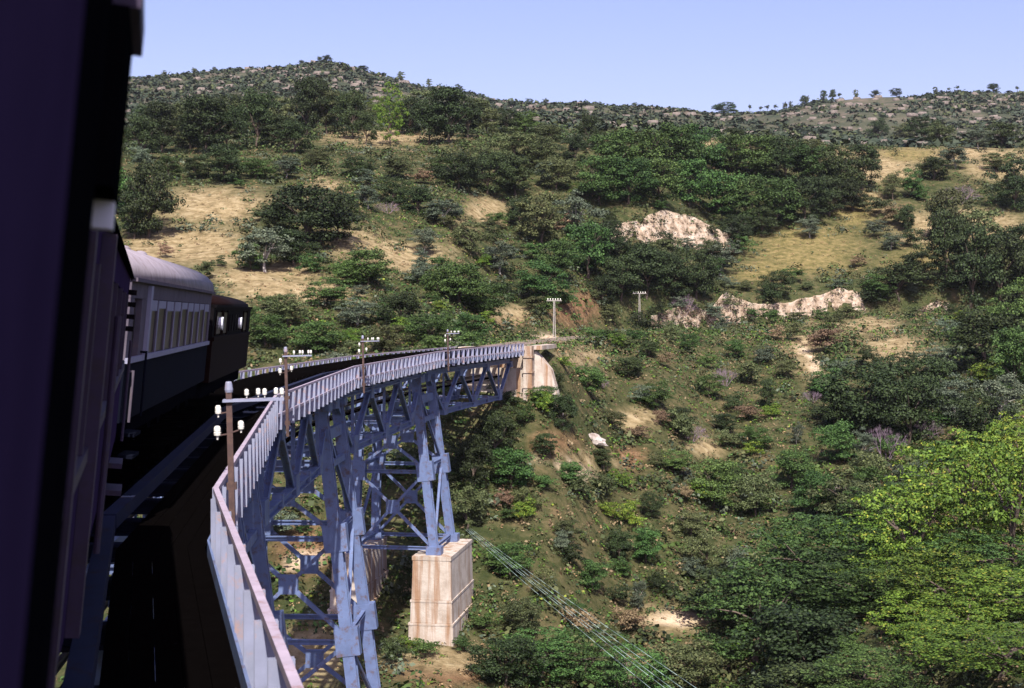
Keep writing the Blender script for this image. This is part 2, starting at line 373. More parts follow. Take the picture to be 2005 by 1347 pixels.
pale = (zone(PALE, ppx, ppy, .3) * ok).astype(np.float32)
def ground_mat():
    m, t, p = new_mat("hillside")
    pos = t.nodes.new("ShaderNodeNewGeometry").outputs["Position"]
    at = t.nodes.new("ShaderNodeAttribute"); at.attribute_name = "cover"
    ap = t.nodes.new("ShaderNodeAttribute"); ap.attribute_name = "pale"
    sep = t.nodes.new("ShaderNodeSeparateColor"); t.links.new(at.outputs["Color"], sep.inputs[0])
    n1 = noise(t, .16, 8, .65, pos); n2 = noise(t, .9, 8, .7, pos); n3 = noise(t, .035, 6, .6, pos); n4 = noise(t, 4, 6, .7, pos)
    base = ramp(t, [(.32, (.018, .027, .010)), (.46, (.040, .050, .018)), (.56, (.080, .076, .034)), (.66, (.145, .105, .055)), (.78, (.22, .155, .085))])
    mx = t.nodes.new("ShaderNodeMath"); mx.operation = 'MULTIPLY_ADD'; t.links.new(n2.outputs[0], mx.inputs[0]); mx.inputs[1].default_value = .6
    mq = t.nodes.new("ShaderNodeMath"); mq.operation = 'MULTIPLY'; mq.inputs[1].default_value = .4; t.links.new(n1.outputs[0], mq.inputs[0]); t.links.new(mq.outputs[0], mx.inputs[2])
    t.links.new(mx.outputs[0], base.inputs[0])
    dry = ramp(t, [(.34, (.115, .088, .042)), (.5, (.25, .190, .100)), (.66, (.36, .290, .170))]); t.links.new(n2.outputs[0], dry.inputs[0])
    yel = ramp(t, [(.34, (.070, .066, .022)), (.5, (.155, .128, .050)), (.66, (.25, .19, .085))]); t.links.new(n2.outputs[0], yel.inputs[0])
    soil = ramp(t, [(.34, (.09, .052, .028)), (.55, (.20, .118, .062)), (.7, (.30, .19, .11))]); t.links.new(n2.outputs[0], soil.inputs[0])
    o = mixc(t, sep.outputs[2], base.outputs[0], soil.outputs[0]); o = mixc(t, sep.outputs[0], o, dry.outputs[0]); o = mixc(t, sep.outputs[1], o, yel.outputs[0])
    pl = ramp(t, [(.3, (.42, .30, .18)), (.6, (.62, .50, .36))]); t.links.new(n4.outputs[0], pl.inputs[0]); o = mixc(t, ap.outputs["Fac"], o, pl.outputs[0])
    # far rocky heath
    sx = t.nodes.new("ShaderNodeSeparateXYZ"); t.links.new(pos, sx.inputs[0])
    mr = t.nodes.new("ShaderNodeMapRange"); mr.inputs[1].default_value = 330; mr.inputs[2].default_value = 420; t.links.new(sx.outputs[1], mr.inputs[0])
    far = ramp(t, [(.36, (.036, .046, .028)), (.50, (.070, .070, .046)), (.60, (.12, .098, .075)), (.70, (.22, .148, .10))])
    nf = noise(t, .045, 10, .72, pos); t.links.new(nf.outputs[0], far.inputs[0])
    o = mixc(t, mr.outputs[0], o, far.outputs[0])
    t.links.new(o, p.inputs["Base Color"]); p.inputs["Roughness"].default_value = 1; p.inputs["Specular IOR Level"].default_value = .1
    b = t.nodes.new("ShaderNodeBump"); b.inputs["Strength"].default_value = .9; b.inputs["Distance"].default_value = .5; t.links.new(n2.outputs[0], b.inputs["Height"]); t.links.new(b.outputs[0], p.inputs["Normal"])
    return m
ground = mesh_obj("hillside_terrain", gv, gf, ground_mat(), None, True)
ca = ground.data.color_attributes.new("cover", 'FLOAT_COLOR', 'POINT'); ca.data.foreach_set("color", col.ravel())
pa = ground.data.attributes.new("pale", 'FLOAT', 'POINT'); pa.data.foreach_set("value", pale)
tag(ground, "dry scrubby hillside and ravine rising to a far ridge", "hillside", None, "structure")

# ------------------------------------------------------------------ viaduct
KN = [Vector(p) for p in ((11.0, -26.5), (2.05, -4.2), (-4.04, 19.4), (-6.9, 41.5), (-7.2, 65.0), (-4.6, 91.5), (1.0, 117.0))]   # kinks of the valley-side railing
NS = len(KN) - 1
def span_frame(i):
    d = (KN[i + 1] - KN[i]); L = d.length; d /= L; return KN[i], d, Vector((d.y, -d.x)), L
def node_frame(i):
    a = (KN[i] - KN[i - 1]).normalized() if i > 0 else (KN[1] - KN[0]).normalized()
    b = (KN[i + 1] - KN[i]).normalized() if i < NS else a
    d = (a + b).normalized(); return KN[i], d, Vector((d.y, -d.x))
def SP(i, t, off, z):
    k, d, n, L = span_frame(i); p = k + d * t - n * off; return Vector((p.x, p.y, z))
def NP(i, t, off, z):
    k, d, n = node_frame(i); p = k + d * t - n * off; return Vector((p.x, p.y, z))
OFF_C, OFF_R, OFF_L, OFF_FAR = 2.9, 1.15, 4.65, 5.8
viaduct = tag(empty("steel_viaduct", (-7.2, 65, -19)), "blue steel trestle viaduct curving across the ravine to the far abutment", "viaduct")
viaduct.location = (0, 0, 0)
def rtop(i): return -2.4
def railing(i, off, top, name, side):
    r = empty(name, parent=viaduct)
    if side > 0 and i in (1, 2, 3, 4, 5): pass
    k, d, n, L = span_frame(i)
    # a straight railing per span; the far one is shortened/lengthened by the kink
    a = 0.0; b = L
    if off > 1: a = -.18 * 1.0 if i else 0; b = L + .18
    member("top_rail", SP(i, a, off, top), SP(i, b, off, top), .075, .075, r, 'rail_rust')
    member("middle_rail", SP(i, a, off - .03 * side, top - .58), SP(i, b, off - .03 * side, top - .58), .05, .09, r, 'rail_rust')
    m = member("edge_plate", SP(i, a, off + .10 * side, top - .80), SP(i, b, off + .10 * side, top - .80), .03, .24, r, 'steel')
    nP = int(round(L / 1.28))
    for q in range(nP):
        t = (q + .5) * L / nP
        member("post", SP(i, t, off, top - 1.02), SP(i, t, off, top - .04), .19, .08, r, 'steel_lit', 'I', up=(d.x, d.y, 0))
    return r
for i in range(NS):
    railing(i, 0.0, -2.4, "railing", 1)
    railing(i, OFF_FAR, -2.72, "railing", -1)

def truss(i, off):
    k, d, n, L = span_frame(i)
    tr = empty("truss", parent=viaduct)
    e = 2.3 if i < NS - 1 else .6
    s = 2.3 if i > 0 else .6
    zt, zb = -3.95, -6.6
    t0, t1 = s * .35, L - e * .35
    member("top_chord", SP(i, t0, off, zt + .18), SP(i, t1, off, zt + .18), .34, .42, tr, 'steel', 'I')
    nb = 3; W = (t1 - t0) / nb
    tops = [t0 + q * W for q in range(nb + 1)]; bots = [t0 + (q + .5) * W for q in range(nb)]
    member("bottom_chord", SP(i, bots[0] - .5, off, zb), SP(i, bots[-1] + .5, off, zb), .34, .34, tr, 'steel', 'I')
    sd = (d.x, d.y, 0)
    for q in range(nb):
        member("diagonal", SP(i, tops[q], off, zt), SP(i, bots[q] - .15, off, zb), .20, .26, tr, 'steel', 'I', up=(n.x, n.y, 0))
        member("diagonal", SP(i, tops[q + 1], off, zt), SP(i, bots[q] + .15, off, zb), .20, .26, tr, 'steel', 'I', up=(n.x, n.y, 0))
        member("vertical", SP(i, bots[q], off, zb), SP(i, bots[q], off, zt), .14, .14, tr, 'steel', 'I')
        member("gusset", SP(i, bots[q], off, zb - .22), SP(i, bots[q], off, zb + .62), .95, .40, tr, 'steel', up=(n.x, n.y, 0))
    for q in range(nb + 1):
        member("gusset", SP(i, tops[q], off, zt - .42), SP(i, tops[q], off, zt + .1), .75, .40, tr, 'steel', up=(n.x, n.y, 0))
    for q in range(nb - 1):
        tm = tops[q + 1]
        member("gusset", SP(i, tm, off, zb - .1), SP(i, tm, off, zb + .35), .4, .38, tr, 'steel', up=(n.x, n.y, 0))
    return bots, tops
for i in range(NS):
    b_, t_ = truss(i, OFF_R); truss(i, OFF_L)
    fl = empty("floor_system", parent=viaduct)
    for t in b_: member("cross_beam", SP(i, t, OFF_R, -6.6), SP(i, t, OFF_L, -6.6), .22, .22, fl, 'steel', 'I')
    k, d, n, L = span_frame(i)
    for q in range(9):
        t = (q + .5) * L / 9; member("floor_beam", SP(i, t, .08, -3.42), SP(i, t, OFF_FAR - .08, -3.42), .22, .26, fl, 'deckbeam', 'I')
    for off in (2.2, 3.6): member("stringer", SP(i, 0, off, -3.10), SP(i, L, off, -3.10), .26, .34, fl, 'dark')
    member("kerb_beam", SP(i, 0, 1.42, -2.80), SP(i, L, 1.42, -2.80), .20, .20, fl, 'deckbeam')
    nb_ = int(L / .95)
    for q in range(5):                                        # walkway boards, long planks with open joints
        o0 = .16 + q * .235
        member("walkway_plank", SP(i, -.05, o0 + .1, -3.20), SP(i, L + .05, o0 + .1, -3.20), .230, .05, fl, 'sleeper')
        member("walkway_plank", SP(i, -.05, 4.55 + o0 - .05, -3.20), SP(i, L + .05, 4.55 + o0 - .05, -3.20), .230, .05, fl, 'sleeper')

LEV = [-4.25, -9.9, -14.4, -19.0, -22.5]
def tower(i, foot):
    tw = empty("tower", parent=viaduct)
    lv = [z for z in LEV if z > foot + .8] + [foot]
    k, d, n = node_frame(i)
    def off_at(side, z):
        dz = LEV[0] - z
        return (OFF_R - .125 * dz) if side == 'R' else (OFF_L + .030 * dz)
    def sp(z): return 2.15 + .045 * (LEV[0] - z)
    P = lambda e, side, z: NP(i, e * sp(z), off_at(side, z), z)
    nn = (n.x, n.y, 0); dd = (d.x, d.y, 0)
    for e in (-1, 1):
        for s in 'RL':
            member("leg", P(e, s, foot), P(e, s, LEV[0]), .52, .54, tw, 'steel', 'I', up=dd)
            member("bearing_plate", P(e, s, LEV[0]) + Vector((0, 0, -.05)), P(e, s, LEV[0]) + Vector((0, 0, .32)), .85, .75, tw, 'steel', up=dd)
            member("shoe", P(e, s, foot) + Vector((0, 0, -.12)), P(e, s, foot) + Vector((0, 0, .40)), .95, .85, tw, 'steel', up=dd)
            for z in lv[1:-1]:
                member("gusset", P(e, s, z + .65), P(e, s, z - .55), 1.05, .60, tw, 'steel', up=dd)
        for z in lv[1:]:
            member("strut", P(e, 'L', z + (.25 if z == foot else 0)), P(e, 'R', z + (.25 if z == foot else 0)), .20, .22, tw, 'steel', 'I')
        member("strut", P(e, 'L', -6.6), P(e, 'R', -6.6), .22, .30, tw, 'steel', 'I')
        for a, b in zip(lv[:-1], lv[1:]):
            a2 = -6.6 if a == LEV[0] else a
            for s1, s2 in (('L', 'R'), ('R', 'L')):
                member("diagonal", P(e, s1, a2), P(e, s2, b + .2), .17, .20, tw, 'steel', 'I', up=dd)
            A1, B1, A2, B2 = P(e, 'L', a2), P(e, 'R', b + .2), P(e, 'R', a2), P(e, 'L', b + .2)
            wa, wb = (A1 - A2).length, (B1 - B2).length; f = wa / (wa + wb); c = A1.lerp(B1, f)
            member("gusset", c + Vector((0, 0, -.42)), c + Vector((0, 0, .42)), .84, .24, tw, 'steel', up=dd)
    for s in 'RL':
        for z in lv[1:]:
            member("strut", P(-1, s, z + .3), P(1, s, z + .3), .18, .2, tw, 'steel', 'I')
        for q, (a, b) in enumerate(zip(lv[:-1], lv[1:])):
            e0 = 1 if q % 2 else -1
            member("diagonal", P(e0, s, a), P(-e0, s, b + .3), .16, .16, tw, 'steel', 'I', up=nn)
        for z in (-5.4, -6.7):
            member("bearing_frame", P(-1, s, z), P(1, s, z), .22, .50 if z > -6 else .30, tw, 'steel')
    return P, sp, off_at
def pier(i, side, foot, depth, label, tiers=4):
    P, sp, off_at = TW[i]
    k, d, n = node_frame(i)
    c = NP(i, 0, off_at(side, foot) + (0 if side == 'R' else .35), 0); o = tag(empty("stone_pier", (c.x, c.y, depth)), label, "pier", "stone piers under the viaduct towers")
    o.rotation_euler = (0, 0, math.atan2(-d.x, d.y))
    top = foot - .12 - depth
    hw0, hl0 = (1.2 if side == 'R' else .85), sp(foot) + .95
    z1 = top; hs = [.46, .24, .30]
    zc = top
    for q, fr in enumerate(hs):
        h = top * fr; grow = .10 * q
        hw, hl = hw0 + grow, hl0 + grow * 1.3
        z0 = zc - h
        b = MB(); bt = .05 * h / 2
        v = [(-hw - bt, -hl - bt, z0), (-hw - bt, hl + bt, z0), (hw + bt, hl + bt, z0), (hw + bt, -hl - bt, z0), (-hw, -hl, zc), (-hw, hl, zc), (hw, hl, zc), (hw, -hl, zc)]
        b.add(v, BOXF); t = b.build("tier", M['stone'], o)
        bv = t.modifiers.new("edge", 'BEVEL'); bv.width = .07; bv.segments = 2
        if q: 
            r = MB().box(-hw - .025, hw + .025, -hl - .025, hl + .025, zc - .10, zc + .03).build("ledge", M['stone'], o)
        zc = z0
    cap = MB().box(-hw0 - .03, hw0 + .03, -hl0 - .03, hl0 + .03, top - .22, top + .02).build("cap", M['stone'], o)
    return o
TW = {}
for i, foot in ((2, -19.0), (3, -19.2), (4, -18.9), (5, -14.9)): TW[i] = tower(i, foot)
def gmin(i, side, foot):
    P, sp, off_at = TW[i]; return min(h1(*NP(i, e * 4, off_at(side, foot) + q, 0).xy) for e in (-1, 1) for q in (-1.6, 1.6)) - .4
PIERS = {(5, 'R'): "pale stone pier with rusty streaks under the farthest tower, on the ravine side",
         (5, 'L'): "pale stone pier under the farthest tower, half hidden behind blue legs",
         (4, 'R'): "stone pier under the middle tower, valley side, low in the ravine",
         (4, 'L'): "stone pier under the middle tower, hill side, low in the ravine",
         (3, 'R'): "stone pier under the tower nearest the locomotive, valley side",
         (3, 'L'): "stone pier under the tower nearest the locomotive, hill side"}
for (i, s), lab in PIERS.items():
    foot = {5: -14.9, 4: -18.9, 3: -19.2}[i]; pier(i, s, foot, min(gmin(i, s, foot), foot - 1.5), lab)

# abutment at the far end
def abutment():
    k, d, n = node_frame(6)
    o = tag(empty("stone_abutment", (k.x, k.y, -9.5), (0, 0, math.atan2(-d.x, d.y))), "pale stone abutment with sloping wing wall at the far end of the viaduct", "abutment")
    z = lambda v: v + 9.5
    MB().box(-5.9, .35, .25, 3.2, 0, z(-4.45)).build("bearing_wall", M['stone'], o)
    MB().box(-5.9, .35, 1.1, 3.4, z(-4.44), z(-2.75)).build("parapet_wall", M['stone'], o)
    MB().box(-.1, .62, .05, 1.0, 0, z(-2.62)).build("corner_pillar", M['stone'], o)
    b = MB()       # wing wall: broad face towards the ravine whose top falls away to the right
    b.add([(.60, 1.0, z(-8.8)), (.60, 2.4, z(-8.8)), (3.0, 3.2, z(-8.8)), (3.0, 1.9, z(-8.8)), (.60, 1.35, z(-2.95)), (.60, 2.3, z(-2.95)), (1.9, 2.7, z(-4.6)), (1.9, 1.7, z(-4.6))], BOXF)
    b.build("wing_wall", M['stone'], o)
    MB().box(.40, 1.3, 1.05, 7.5, z(-2.95), z(-2.6)).build("coping", M['stone'], o)
    for q in range(5): MB().box(-.16, .68, -.02, 1.06, z(-8.6 + 1.25 * q), z(-8.6 + 1.25 * q) + .16).build("course", M['stone'], o)
abutment()

# track: sleepers, rails
track = tag(empty("railway_track", (0, 0, -2.5)), "railway track on black sleepers curving over the viaduct", "railway track")
def rail_pts(side):
    pts = []
    for i in range(1, NS + 1):
        p = NP(i, 0, OFF_C - side * .53, -2.56); pts.append(p)
    return pts
sm = bpy.data.meshes.new("sleeper"); b = MB().box(-1.15, 1.15, -.11, .11, -.2, 0); sm.from_pydata(b.v, [], b.f); sm.materials.append(M['sleeper'])
for i in range(1, NS):
    k, d, n, L = span_frame(i); q = 0
    t = .25
    while t < L:
        o = link(bpy.data.objects.new("sleeper", sm), track); p = SP(i, t, OFF_C, 0); o.location = (p.x, p.y, -.17); o.rotation_euler = (0, 0, math.atan2(-d.x, d.y)); t += .78
for side in (-1, 1):
    for i in range(1, NS):
        member("rail", SP(i, -.03, OFF_C - side * .53, -2.595), SP(i, span_frame(i)[3] + .03, OFF_C - side * .53, -2.595), .07, .13, track, 'rail', 'I')
for off in (OFF_C + .9, OFF_C - .9):
    for i in range(1, NS): member("guard_timber", SP(i, -.03, off, -2.60), SP(i, span_frame(i)[3] + .03, off, -2.60), .16, .12, track, 'sleeper')
bm_v, bm_f = [], []
for q, p in enumerate(TRK[::2]):
    a = TRK[min(len(TRK) - 1, 2 * q + 1)] - TRK[max(0, 2 * q - 1)]; a = a / np.linalg.norm(a); nn = np.array([a[1], -a[0]])
    for off, zz in ((-2.4, -3.25), (-1.5, -2.72), (1.5, -2.72), (2.4, -3.25)): bm_v.append((p[0] + nn[0] * off, p[1] + nn[1] * off, zz))
    if q:
        for r in range(3): bm_f.append((4 * q - 4 + r, 4 * q - 3 + r, 4 * q + 1 + r, 4 * q + r))
bed = mesh_obj("ballast_bed", bm_v, bm_f, M['ballast']); bed["kind"] = "structure"
for side in (-1, 1):
    m = MB(); prev = None
    for q in range(0, len(TRK), 4):
        p = TRK[q]; a = TRK[min(len(TRK) - 1, q + 1)] - TRK[max(0, q - 1)]; a = a / np.linalg.norm(a)
        c = (p[0] + a[1] * .53 * side, p[1] - a[0] * .53 * side, -2.60)
        if prev: m.tube(prev, c, .07, n=4)
        prev = c
    m.build("rail", M['rail'], track)

# telegraph poles on the railing
INS = MB().lathe([(.012, -.05), (.018, .0), (.042, .005), (.048, .045), (.036, .055), (.044, .06), (.044, .095), (.030, .125), (.006, .13)], n=10)
ins_me = bpy.data.meshes.new("insulator"); ins_me.from_pydata(INS.v, [], INS.f); ins_me.materials.append(M['porcelain'])
def insulator(parent, loc, s=1.0):
    o = link(bpy.data.objects.new("insulator", ins_me), parent); o.location = loc; o.scale = (s, s, s)
def bridge_pole(i, label, sgn=1):
    k, d, n, L = span_frame(i)
    p = SP(i, 1.5, -.14, -3.7)
    o = tag(empty("telegraph_pole", p, (0, math.radians(-1.5), math.atan2(-d.x, d.y))), label, "telegraph pole", "telegraph poles along the viaduct railing")
    H = 2.62
    MB().box(-.042, .042, -.04, .04, 0, H).build("pole", M['rust_pole'], o)
    MB().box(-.075, .075, -.02, .14, .35, .47).box(-.075, .075, -.02, .14, 1.12, 1.22).build("clamp", M['rust_pole'], o)
    MB().box(-.09, .80, -.085, -.035, H - .21, H - .17).build("crossarm", M['steel_lit'], o)
    MB().box(-.09, .72, .06, .11, H - .21, H - .17).build("crossarm", M['steel_lit'], o)
    MB().lathe([(.055, -.02), (.062, .02), (.048, .12), (.04, .14)], (0, 0, H - .05), 10).build("cap", M['steel_lit'], o)
    for x, y in ((.26, -.06), (.52, -.06), (.77, -.06), (.42, .085), (.68, .085)): insulator(o, (x, y, H - .12), .74)
    MB().tube((-.03, 0, H - .36), (-.16, -.02, H - .38), .012, n=6).tube((-.03, 0, H - .68), (-.18, -.02, H - .70), .012, n=6).tube((.03, 0, H - .66), (.16, .02, H - .62), .012, n=6).build("bracket", M['rust_pole'], o)
    insulator(o, (-.16, -.02, H - .38)); insulator(o, (-.18, -.02, H - .70), 1.15); insulator(o, (.16, .02, H - .62))
bridge_pole(2, "rusty telegraph pole with large white insulators, nearest along the viaduct railing")
bridge_pole(3, "rusty telegraph pole second along the viaduct railing, just beyond the locomotive")
bridge_pole(4, "rusty telegraph pole third along the viaduct railing from the train")
bridge_pole(5, "rusty telegraph pole farthest along the viaduct railing, before the abutment")
def land_pole(px, top, base, arm, label, d):
    x = (px - 1002.5) / F * d; z = h1(x, d) - .3; zt = (HZ - top) / F * d
    o = tag(empty("telegraph_pole", (x, d, z)), label, "telegraph pole", "telegraph poles beside the far track")
    H = zt - z
    MB().tube((-.12, 0, 0), (-.05, 0, H), .055, .04, 6).tube((.14, 0, 0), (.06, 0, H), .055, .04, 6).build("pole", M['bark_pale'], o)
    MB().box(-arm / 2, arm / 2, -.05, .05, H - .08, H).build("crossarm", M['bark_pale'], o)
    for q in range(6): insulator(o, ((q + .5) / 6 * arm - arm / 2, 0, H + .03), 1.4)
land_pole(1085, 588, 655, 1.7, "pale telegraph pole beside the track just past the abutment", 160)
land_pole(1252, 574, 615, 2.0, "telegraph pole with white crossarm against dark trees near the pale cutting", 205)

# ------------------------------------------------------------------ train (narrow-gauge stock leaning into the curve)
TILT = math.radians(5.2)
def car_root(name, label, cat, p_right, heading, group=None):
    """p_right: where the right body side passes at eye height; local x right, y forward, z up from rail"""
    h = math.radians(heading); d = Vector((math.sin(h), math.cos(h))); n = Vector((d.y, -d.x))
    c = Vector(p_right) - n * (1.4 + math.tan(TILT) * 2.5)
    o = empty(name, (c.x, c.y, -2.37)); o.rotation_mode = 'XYZ'
    o.matrix_world = Matrix.Translation((c.x, c.y, -2.37)) @ Matrix.Rotation(-h, 4, 'Z') @ Matrix.Rotation(TILT, 4, 'Y')
    return tag(o, label, cat, group)
def roof_poly(hw, z0, zt, thick=.06, n=12):
    out = [(hw * math.cos(math.pi * q / n), z0 + (zt - z0) * math.sin(math.pi * q / n) ** .8) for q in range(n + 1)]
    return out
# carriage seen whole, behind the locomotive
LB = 13.1
B = car_root("railway_carriage", "cream and navy railway carriage coupled behind the red locomotive", "railway carriage", (-5.43, 20.2), -7.06)
HW = 1.4
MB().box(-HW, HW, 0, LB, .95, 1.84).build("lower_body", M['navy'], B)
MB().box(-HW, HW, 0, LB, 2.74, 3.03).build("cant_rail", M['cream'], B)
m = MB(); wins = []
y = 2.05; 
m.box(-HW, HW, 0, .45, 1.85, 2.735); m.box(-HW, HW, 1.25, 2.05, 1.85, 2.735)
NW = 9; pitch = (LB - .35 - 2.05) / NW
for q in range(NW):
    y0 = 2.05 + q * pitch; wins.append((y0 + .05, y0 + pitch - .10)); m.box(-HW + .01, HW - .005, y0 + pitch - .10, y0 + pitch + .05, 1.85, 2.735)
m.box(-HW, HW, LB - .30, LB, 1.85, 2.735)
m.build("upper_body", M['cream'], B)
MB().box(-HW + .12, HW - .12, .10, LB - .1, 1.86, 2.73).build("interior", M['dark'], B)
MB().prism(roof_poly(HW + .05, 3.02, 3.62), -.05, LB + .05).build("roof", M['roof'], B, True)
MB().box(HW - .02, HW + .08, 0, LB, 2.98, 3.035).build("gutter", M['cream'], B)
MB().box(HW - .01, HW + .045, 0, LB, 1.80, 1.88).build("waist_rail", M['pale_trim'], B)
for q, (a, b2) in enumerate(wins):
    wd = MB().box(HW - .03, HW - .012, a, b2, 1.885, 2.73).build("window", M['glass'], B)
    MB().box(HW - .011, HW + .003, a + .05, b2 - .035, 2.56 + .04 * (q % 3 == 1), 2.73).build("upper_sash", M['pale_trim'], wd)
    MB().box(HW - .011, HW + .010, a - .03, a + .045, 1.885, 2.73).build("frame", M['pale_trim'], wd)
    MB().box(HW - .011, HW + .010, b2 - .03, b2 + .03, 1.885, 2.73).build("frame", M['cream'], wd)
dr = MB().box(HW - .16, HW - .10, .45, 1.25, 1.0, 2.70).build("door", M['brown'], B)
MB().box(HW - .10, HW - .07, .55, 1.15, 1.9, 2.55).build("door_window", M['glass'], dr)
MB().box(HW - .02, HW + .06, 1.80, 2.02, 1.86, 2.95).build("corner_post", M['pale_trim'], B)
MB().tube((HW + .09, 1.55, .95), (HW + .09, 1.55, 1.95), .018).tube((HW, 1.55, 1.93), (HW + .09, 1.55, 1.93), .018).build("handrail", M['navy'], B)
MB().tube((HW + .09, .3, .95), (HW + .09, .3, 1.70), .02).tube((HW, .3, 1.68), (HW + .09, .3, 1.68), .016).build("handrail", M['cream'], B)
MB().lathe([(.26, 0), (.28, .16), (.20, .26), (.02, .30)], (.25, .9, 3.50), 14).build("roof_ventilator", M['white'], B, True)
for q in range(4): MB().lathe([(.13, 0), (.14, .12), (.08, .17), (.01, .18)], (.0, 3.4 + 2.5 * q, 3.58), 10).build("roof_ventilator", M['roof'], B, True)
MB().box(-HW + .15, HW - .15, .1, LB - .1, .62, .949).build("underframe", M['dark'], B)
st = MB().box(HW - .05, HW + .16, .5, 1.2, .40, .45).box(HW - .05, HW + .16, .5, 1.2, .72, .77).build("step", M['navy'], B)
def bogie(parent, y0):
    bg_ = MB().box(-.9, .9, y0 - 1.2, y0 + 1.2, .34, .58).build("bogie", M['dark'], parent)
    for yy in (y0 - .8, y0 + .8):
        for s in (-1, 1):
            w_ = MB(); w_.tube((s * .50, yy, .40), (s * .60, yy, .40), .40, n=18); w_.build("wheel", M['dark'], bg_)
for yy in (2.2, LB - 2.2): bogie(B, yy)
MB().box(-.3, .3, LB, LB + .75, .7, .9).build("coupler", M['dark'], B)
# locomotive
LL = 10.9
Lo = car_root("diesel_locomotive", "dark red and black diesel locomotive at the head of the train", "locomotive", (-7.12, 34.1), -5.9)
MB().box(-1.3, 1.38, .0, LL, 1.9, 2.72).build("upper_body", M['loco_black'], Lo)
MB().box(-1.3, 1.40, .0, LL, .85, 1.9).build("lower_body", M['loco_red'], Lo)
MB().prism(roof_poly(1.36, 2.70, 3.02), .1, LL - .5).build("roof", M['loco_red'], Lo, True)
MB().box(1.30, 1.43, 0, LL, 2.66, 2.73).build("gutter", M['loco_black'], Lo)
MB().box(1.36, 1.44, 0, LL, 1.86, 1.95).build("band", M['loco_red'], Lo)
for a, b2, mt in ((.5, 1.7, 'glass'), (2.2, 3.2, 'glass'), (8.2, 9.3, 'glass')):
    wd = MB().box(1.375, 1.40, a, b2, 2.02, 2.55).build("window", M[mt], Lo)
    MB().box(1.37, 1.42, a - .06, a, 1.98, 2.6).build("frame", M['loco_red'], wd); MB().box(1.37, 1.42, b2, b2 + .06, 1.98, 2.6).build("frame", M['loco_red'], wd)
for q in range(5): MB().box(1.385, 1.41, 3.9 + .75 * q, 4.4 + .75 * q, 2.05, 2.5).build("louvre", M['loco_black'], Lo)
for yy, zz in ((1.2, 2.28), (6.6, 2.26)):
    MB().tube((1.40, yy, zz), (1.50, yy, zz), .15, .17, 12).build("window_glint", M['lampglass'], Lo)  # white discs stand in for bright reflections on the side windows
for yy, hh_ in ((.6, .22), (2.3, .26), (4.0, .20)): MB().lathe([(.22, 0), (.24, hh_ * .7), (.15, hh_)], (.2, yy, 3.05), 12).build("exhaust", M['loco_black'], Lo)
MB().box(-1.2, 1.2, .2, LL - .2, .45, .849).build("underframe", M['dark'], Lo)
for yy in (2.0, LL - 2.0): bogie(Lo, yy)
# carriage we look out of
A = car_root("railway_carriage", "dark carriage side close by, filling the left edge, with protruding black window box", "railway carriage", (-.262, .067), -14.4)
LA0, LA1 = -9.0, 18.6
MB().box(-HW, HW, LA0, LA1, .95, 1.84).build("lower_body", M['car_panel'], A)
m = MB(); m.box(-HW, HW, LA0, LA1, 2.74, 2.98)
open_w = []
yy = LA0
edges = [(-9, -.35), (.9, 2.45), (4.3, 5.1), (6.6, 7.2), (8.7, 9.3), (10.8, 11.4), (12.9, 13.5), (15.0, 15.6), (16.9, 18.6)]
for a, b2 in edges: m.box(-HW, HW, a, b2, 1.841, 2.739)
m.build("upper_body", M['car_panel'], A)
MB().prism(roof_poly(HW + .05, 2.97, 3.38), LA0, LA1 + .05).build("roof", M['car_dark'], A, True)
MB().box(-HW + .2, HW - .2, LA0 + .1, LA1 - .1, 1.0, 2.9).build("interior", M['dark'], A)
MB().box(HW - .01, HW + .03, 3.2, LA1, 1.80, 1.87).build("waist_rail", M['car_trim'], A)
for (a, b2), (c, e) in zip(edges[1:-1], edges[2:]):
    wd = MB().box(HW - .12, HW - .10, b2, c, 1.86, 2.735).build("window", M['glass'], A)
    if c > 5: MB().box(HW - .10, HW + .02, c - .07, c, 1.86, 2.735).build("frame", M['car_trim'], wd)
# near smooth panel standing proud of the wall, black window box and its fittings
MB().box(HW + .002, HW + .142, .2, 1.56, .95, 3.3).build("side_panel", M['car_panel'], A)
vb = MB().box(HW + .002, HW + .160, 2.62, 3.1, 2.76, 3.10).build("window_box", M['car_dark'], A)
MB().box(HW + .002, HW + .128, 1.561, 2.619, .95, 3.3).build("recess_shade", M['car_dark'], A)  # solid black block stands in for the shade of a recess
MB().box(HW + .06, HW + .18, 2.63, 3.15, 3.10, 3.16).build("ledge", M['car_trim'], vb)
MB().box(HW + .10, HW + .156, 2.95, 3.05, 2.70, 2.758).build("catch", M['white'], vb)
MB().box(HW + .002, HW + .05, 5.0, 5.12, .95, 2.95).build("door_post", M['car_trim'], A)
MB().box(HW + .002, HW + .07, 7.0, 7.16, .95, 2.90).build("door_post", M['car_trim'], A)
MB().tube((HW + .07, 9.2, 1.0), (HW + .07, 9.2, 2.5), .022).build("handrail", M['car_trim'], A)
MB().tube((HW + .09, 17.4, 1.0), (HW + .09, 17.4, 2.2), .018).build("handrail", M['car_trim'], A)
for q in range(4): MB().box(HW, HW + .10, 17.9, 18.3, 2.30 + .15 * q, 2.36 + .15 * q).build("lamp_bracket", M['loco_black'], A)
for y0 in (5.6, 17.3):
    MB().box(HW - .05, HW + .14, y0, y0 + .7, .36, .42).box(HW - .05, HW + .12, y0, y0 + .7, .68, .74).build("step", M['car_trim'], A)
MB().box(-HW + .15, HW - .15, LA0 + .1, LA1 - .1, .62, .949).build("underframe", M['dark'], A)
for yy in (-6.5, 16.0): bogie(A, yy)

